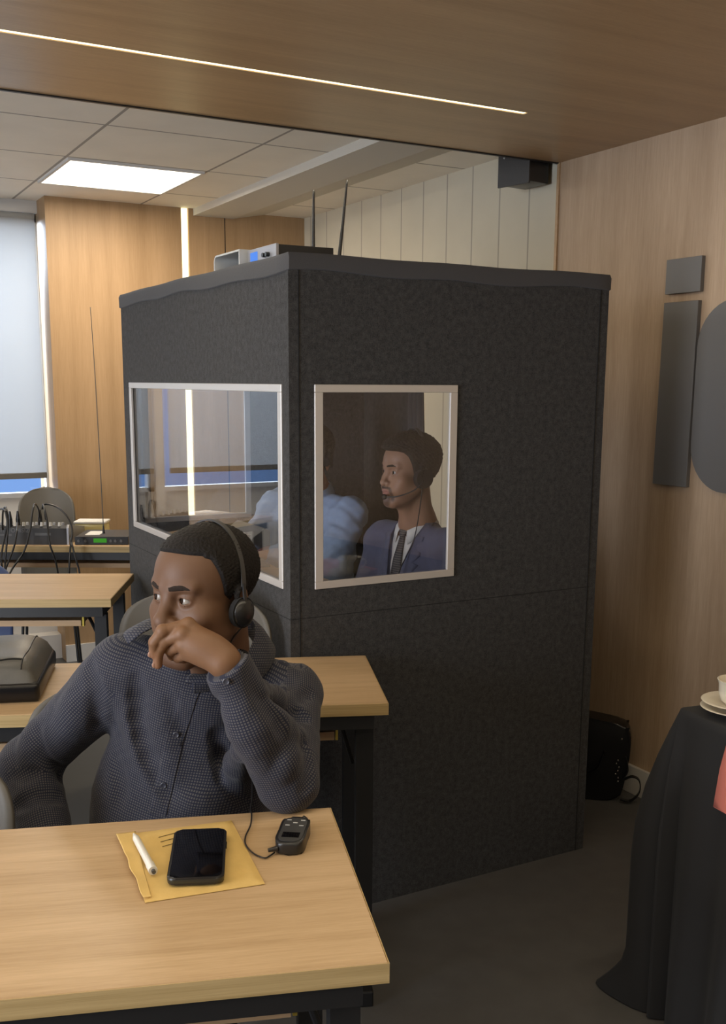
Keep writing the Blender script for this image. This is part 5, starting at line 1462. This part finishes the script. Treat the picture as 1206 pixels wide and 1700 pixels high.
WL = EL+TF*0.22-TL*0.06+V3(0, 0, 0.055); WR = ER+TF*0.22+TL*0.06+V3(0, 0, 0.055)
FHn = Field(); simple_hand(FHn, WL, TF*1.0-TL*0.25, (0, 0, 1), 1, 0.35); simple_hand(FHn, WR, TF*1.0+TL*0.25, (0, 0, 1), -1, 0.35)
FHn.cap(WL, EL, 0.025, 0.035, 0.01); FHn.cap(WR, ER, 0.025, 0.035, 0.01)
def whole(FB_, h):
    FB_.cap(SL-TF*0.01, SR-TF*0.01, 0.030, 0.030, 0.03); FB_.cap(NB-V3(0, 0, 0.09)-TF*0.02, NB-V3(0, 0, 0.30)-TF*0.02, 0.045, 0.06, 0.03); FB_.cap(SL, EL, 0.034, 0.032, 0.03); FB_.cap(SR, ER, 0.034, 0.032, 0.03)
    FB_.sub(FHn, np.eye(3), np.zeros(3), 1.0, 0.006)
    p_ = np.array([WL, WR, WL+unit(WL-EL)*0.14+TF*0.03, WR+unit(WR-ER)*0.14+TF*0.03, WL-TL*0.13, SL, SR, EL, ER, NB-V3(0, 0, 0.33), HC+0.10, HC-0.10])
    return surface(FB_, p_.min(0)-0.06, p_.max(0)+0.05, h)
def V3(*a): return np.array(a, float)
Vh, Qh = whole(FBody, 0.0026)
SK_B = (0.33, 0.175, 0.105)
cols = [tone(hl(Vh), SK_B, (0.34, 0.14, 0.11), H_, beard=0.16, bc=(0.028, 0.014, 0.010), stache=0.92)]
link_mesh('body', np_mesh('body', [(Vh-base_b, Qh)], cols), M['skin_b'], sb, 180)
for s_ in (-1, 1): add_eye(sb, MH, HC-base_b, s_, unit((-0.1, -1.0, 0.0)), HS)
brows(sb, MH, HC-base_b, HS, H_, 1.1, 0.0031)
def hair_b(P):
    q = hl(P); d = H_(q); x, y, z = q[:, 0], q[:, 1], q[:, 2]
    lim = np.interp(y, [-0.085, -0.072, -0.058, -0.046, -0.034, -0.022, -0.008, 0.010, 0.028, 0.045, 0.085], [0.072, 0.072, 0.068, 0.056, 0.030, 0.000, -0.030, 0.022, -0.010, -0.045, -0.060])
    m_ = np.clip((z-lim)/0.014, 0, 1); m_ = m_*m_*(3-2*m_)
    bulk = 0.012+0.011*np.clip((z-0.03)/0.07, 0, 1)
    t = (bulk+0.005)*m_-0.005
    nz_ = 0.0022*(np.sin(x*210+2*np.sin(z*170))*np.sin(z*240+y*120)*np.sin(y*230+x*90))
    return d-t-nz_*m_**3
V, Q = surface(hair_b, HC+np.array((-0.12, -0.14, -0.10)), HC+np.array((0.14, 0.16, 0.175)), 0.0026)
q = hl(V); keep = H_(q)[Q].max(1) > -0.0032
Q2 = Q[keep]; used = np.unique(Q2); mp_ = np.full(len(V), -1); mp_[used] = np.arange(len(used))
link_mesh('hair', np_mesh('hair', [(V[used]-base_b, mp_[Q2])]), M['hair_b'], sb, 180)
def trunk(off=0.0):
    F = Field(); TR = np.stack([TL, -TF, V3(0, 0, 1)], 1)
    c1 = NB-V3(0, 0, 0.20)-TF*0.01; c2 = NB-V3(0, 0, 0.40)-TF*0.0
    F.ell(c1, (0.158+off, 0.112+off, 0.185+off), 0.03, 'u', TR); F.ell(c2, (0.150+off, 0.118+off, 0.20), 0.05, 'u', TR)
    F.cap(NB-V3(0, 0, 0.055)-TL*0.12, NB-V3(0, 0, 0.055)+TL*0.12, 0.048+off, 0.048+off, 0.05)
    F.cap(NB-V3(0, 0, 0.015), NB-V3(0, 0, 0.08), 0.058+off, 0.07+off, 0.03)
    return F, TR
F, TR = trunk(0.0)
V, Q = surface(F, NB-np.array((0.26, 0.26, 0.42)), NB+np.array((0.26, 0.26, 0.06)), 0.006)
shb = link_mesh('shirt', np_mesh('shirt', [(V-base_b, Q)]), M['white_shirt'], sb, 180)
FSh = F
# shirt collar wings
cb = B()
for s_ in (-1, 1):
    n_ = 14; rows = []
    for i in range(n_):
        a = R(s_*(12+158*i/(n_-1))); rt = 0.060; ro = 0.068+0.010*(1-i/(n_-1))
        dirv = TF*math.cos(a)+TL*math.sin(a); hz = 0.012+0.022*(i/(n_-1))
        c0 = NB+V3(0, 0, 0.0)
        tp = c0+dirv*rt+V3(0, 0, hz); drop = 0.036+0.030*math.exp(-(i/1.8)**2)
        ou = c0+dirv*ro+V3(0, 0, hz-drop)+TL*s_*0.012*math.exp(-(i/1.8)**2)
        rows.append([cb.bm.verts.new(Vector(p_-base_b)) for p_ in (c0+dirv*(rt-0.003)+V3(0, 0, hz-0.03), tp, (tp+ou)/2+dirv*0.004, ou)])
    for a_, b_ in zip(rows, rows[1:]):
        for k in range(3): cb.bm.faces.new((a_[k], a_[k+1], b_[k+1], b_[k]))
obj('collar', cb, M['white_shirt'], shb, 60, solid=0.002)
# jacket: thicker trunk with arms, opened in a long V at the front
F, TR = trunk(0.011)
for S_, E_, W_x in ((SL, EL, WL), (SR, ER, WR)):
    F.cap(S_, E_, 0.062, 0.050, 0.035); F.cap(E_, W_x-unit(W_x-E_)*0.03, 0.050, 0.040, 0.02); F.ell(S_, (0.062, 0.06, 0.045), 0.03)
def vee(P, d):
    q = P-NB; x = q@TL; z = q[:, 2]; fr = q@TF
    wv = np.interp(z, [-0.36, -0.30, -0.10, -0.03, 0.03, 0.08], [-0.01, 0.004, 0.040, 0.058, 0.066, 0.066])
    v = np.maximum(np.abs(x)-wv, -(fr+0.0)); v2 = np.sqrt(x**2+(q@TF)**2)-0.063       # neck hole
    v = np.minimum(v, np.where(z > -0.03, v2, 9)); return np.maximum(d, -v)
F.fn(lambda P, d: d+waves(P, 0.0022, 32, 3)); FJ = Field(); FJ.ops = list(F.ops); F.fn(vee)
pa = np.array([SL, SR, EL, ER, WL, WR, NB]); V, Q = surface(F, pa.min(0)-0.10-V3(0, 0, 0.20), pa.max(0)+0.10, 0.0050)
jk = link_mesh('jacket', np_mesh('jacket', [(V-base_b, Q)]), M['suit'], sb, 180)
# lapels with a notch
for s_ in (-1, 1):
    lp = [(-0.33, 0.004, 0.006), (-0.24, 0.014, 0.040), (-0.15, 0.030, 0.066), (-0.115, 0.037, 0.086), (-0.108, 0.038, 0.066), (-0.085, 0.043, 0.088), (-0.03, 0.058, 0.088), (0.015, 0.062, 0.075)]
    b = B(); rows = []
    def onb(x, z):
        ts = np.linspace(0.22, -0.05, 540); P_ = NB+TL*x+V3(0, 0, z)+ts[:, None]*TF; v = FJ(P_); i = int(np.argmax(v < 0))
        return P_[i] if v.min() < 0 else P_[int(np.argmin(v))]
    for z, xi, xo in lp:
        r_ = []
        for k in range(5):
            x = xi+(xo-xi)*k/4; r_.append(b.bm.verts.new(Vector(onb(s_*x, z)+TF*(0.0045-0.001*k)-base_b)))
        rows.append(r_)
    for a_, b_ in zip(rows, rows[1:]):
        for k in range(4): b.bm.faces.new((a_[k], a_[k+1], b_[k+1], b_[k]))
    obj('lapel', b, M['suit'], jk, 50, solid=0.004)
# tie
tb_ = B(); rows = []
for z, w_ in ((0.004, 0.016), (-0.012, 0.020), (-0.030, 0.012), (-0.034, 0.012), (-0.10, 0.018), (-0.20, 0.027), (-0.30, 0.034), (-0.36, 0.036)):
    ts = np.linspace(0.22, -0.05, 540); P_ = NB+V3(0, 0, z)+ts[:, None]*TF; v = FSh(P_); p_ = P_[int(np.argmax(v < 0))] if v.min() < 0 else NB+TF*0.06+V3(0, 0, z)
    ex = 0.011 if z > -0.031 else 0.005
    rows.append([tb_.bm.verts.new(Vector(p_+TL*w_*u_+TF*(ex*(1-0.6*u_*u_)+(0.004 if z < -0.05 else 0))-base_b)) for u_ in (-1, -0.5, 0, 0.5, 1)])
for a_, b_ in zip(rows, rows[1:]):
    for k in range(4): tb_.bm.faces.new((a_[k], a_[k+1], b_[k+1], b_[k]))
obj('tie', tb_, M['tie'], sb, 50, solid=0.003)
legs(sb, hips, TF, base_b, M['trousers'], M['shoe'], knee=0.40, spread=0.10, kz=0.50)
# headset
hs = thing('headset', 'black headset with microphone arm worn by the man in the navy suit', 'headset', to_world(HC), -YAW)
arc = [(math.sin(R(a))*0.092, 0.006+0.008*math.cos(R(a)), 0.004+0.152*math.cos(R(a))) for a in range(-88, 89, 11)]
b = B(); b.tube([h2(*p) for p in arc], 0, flat=(0.012, 0.003, tuple(MH[:, 1]))); obj('headband', b, M['dark_plastic'], hs, 60)
for s_ in (1, -1):
    b = B(); b.cyl(h2(s_*0.078, 0.006, -0.012), h2(s_*0.097, 0.006, -0.012), 0.034, 0.031, 28); obj('ear_cup', b, M['black_plastic'], hs, 50)
b = B(); b.tube([h2(0.096, 0.0, -0.020), h2(0.094, -0.035, -0.052), h2(0.070, -0.082, -0.074), h2(0.035, -0.108, -0.080)], 0.0022, 8); obj('microphone_arm', b, M['dark_plastic'], hs, 180)
b = B(); b.sph(h2(0.024, -0.110, -0.080), 0.0085, 10); obj('microphone', b, M['foam'], hs, 180)
b = B(); b.tube([h2(0.092, 0.0, -0.045), tuple(NB+TL*0.06+TF*0.075-V3(0, 0, 0.03)-HC), tuple(NB+TL*0.05+TF*0.14-V3(0, 0, 0.15)-HC), tuple(NB+TL*0.02+TF*0.16-V3(0, 0, 0.33)-HC)], 0.0018, 7); obj('cable', b, M['black_plastic'], hs, 180)

# ------------------------------------------------------------------ interpreter in the light blue shirt, nearer the left window
M['shirt_blue'] = plain('shirt_blue', (0.28, 0.38, 0.56), 0.8, bump=0.35, bscale=60, var=0.06, vscale=40)
HC = rel(510, 764, 3.84); HS = 1.0
MH = rotm(R(22), R(-8), R(0)); H_ = head_field(open_=0.0056)
NB = rel(520, 822, 3.90)
hips = rel(522, 1080, 3.90); hips[2] = 0.53
base_c = np.array((hips[0], hips[1], 0.0))
sc_ = thing('person', 'person in light blue shirt leaning on the desk inside the booth', 'person', to_world(base_c), -YAW)
TY = R(42); TF = np.array((-math.sin(TY), -math.cos(TY), 0)); TL = np.array((math.cos(TY), -math.sin(TY), 0))
F = Field(); F.sub(H_, MH, HC, HS, 0.01); F.cap(HC+MH@np.array((0, 0.030, -0.050)), NB, 0.055, 0.060, 0.025); F.cap(NB, NB+V3(0, 0.02, -0.06), 0.065, 0.085, 0.04)
FBody = F
SL = NB+TL*0.185-V3(0, 0, 0.055); SR = NB-TL*0.185-V3(0, 0, 0.055)
EL = SL+TF*0.13+TL*0.02-V3(0, 0, 0.185); ER = SR+TF*0.12-TL*0.03-V3(0, 0, 0.175)
WL = EL+TF*0.15-TL*0.16+V3(0, 0, -0.02); WR = ER+TF*0.17+TL*0.05+V3(0, 0, -0.02)
WL[2] = max(WL[2], 0.875); WR[2] = max(WR[2], 0.875)
FHn = Field(); simple_hand(FHn, WL, TF*0.5-TL*0.8, (0, 0, 1), 1, 0.3); simple_hand(FHn, WR, TF*1.0+TL*0.2, (0, 0, 1), -1, 0.3)
FHn.cap(WL, EL, 0.026, 0.036, 0.01); FHn.cap(WR, ER, 0.026, 0.036, 0.01)
Vh, Qh = whole(FBody, 0.0034)
SK_C = (0.36, 0.17, 0.11)
cols = [tone(hl(Vh), SK_C, (0.34, 0.14, 0.11), H_, beard=0.2, bc=(0.1, 0.06, 0.045))]
link_mesh('body', np_mesh('body', [(Vh-base_c, Qh)], cols), M['skin_b'], sc_, 180)
for s_ in (-1, 1): add_eye(sc_, MH, HC-base_c, s_, unit((0, -1.0, -0.1)), HS)
V, Q = surface(hair_b, HC+np.array((-0.12, -0.14, -0.10)), HC+np.array((0.14, 0.16, 0.175)), 0.0036)
q = hl(V); keep = H_(q)[Q].max(1) > -0.0032
Q2 = Q[keep]; used = np.unique(Q2); mp_ = np.full(len(V), -1); mp_[used] = np.arange(len(used))
link_mesh('hair', np_mesh('hair', [(V[used]-base_c, mp_[Q2])]), M['hair_b'], sc_, 180)
F, TR = trunk(0.014)
for S_, E_, W_x in ((SL, EL, WL), (SR, ER, WR)):
    F.cap(S_, E_, 0.070, 0.056, 0.035); F.cap(E_, W_x-unit(W_x-E_)*0.035, 0.056, 0.044, 0.02); F.ell(S_, (0.062, 0.06, 0.045), 0.03)
F.fn(lambda P, d: d+waves(P, 0.0060, 34, 5)+waves(P, 0.0032, 70, 6))
pa = np.array([SL, SR, EL, ER, WL, WR, NB]); V, Q = surface(F, pa.min(0)-0.10-V3(0, 0, 0.20), pa.max(0)+0.10, 0.0055)
shc = link_mesh('shirt', np_mesh('shirt', [(V-base_c, Q)]), M['shirt_blue'], sc_, 180)
cb = B(); rows = []
for i in range(30):
    a = R(14+332*i/29); dirv = TF*math.cos(a)+TL*math.sin(a); e = min(i, 29-i)
    tp = NB+dirv*0.066+V3(0, 0, 0.03+0.018*(1-math.cos(a))/2); ou = NB+dirv*(0.084+0.03*math.exp(-e/2))+V3(0, 0, -0.012-0.03*math.exp(-e/2))
    rows.append([cb.bm.verts.new(Vector(p_-base_c)) for p_ in (tp-V3(0, 0, 0.04)-dirv*0.003, tp, (tp+ou)/2+dirv*0.006, ou)])
for a_, b_ in zip(rows, rows[1:]):
    for k in range(3): cb.bm.faces.new((a_[k], a_[k+1], b_[k+1], b_[k]))
obj('collar', cb, M['shirt_blue'], shc, 60, solid=0.002)
legs(sc_, hips, TF, base_c, M['trousers'], M['shoe'], knee=0.36, spread=0.10, kz=0.50)

for P_, a, lb in ((base_b, -YAW-R(48), 'grey shell chair under the man in the navy suit inside the booth'), (base_c, -YAW-R(42), 'grey shell chair under the person in the blue shirt inside the booth')):
    wq = to_world(P_); copy_tree(ch, (wq[0], wq[1], 0), a, lb, 'plastic shell chairs')
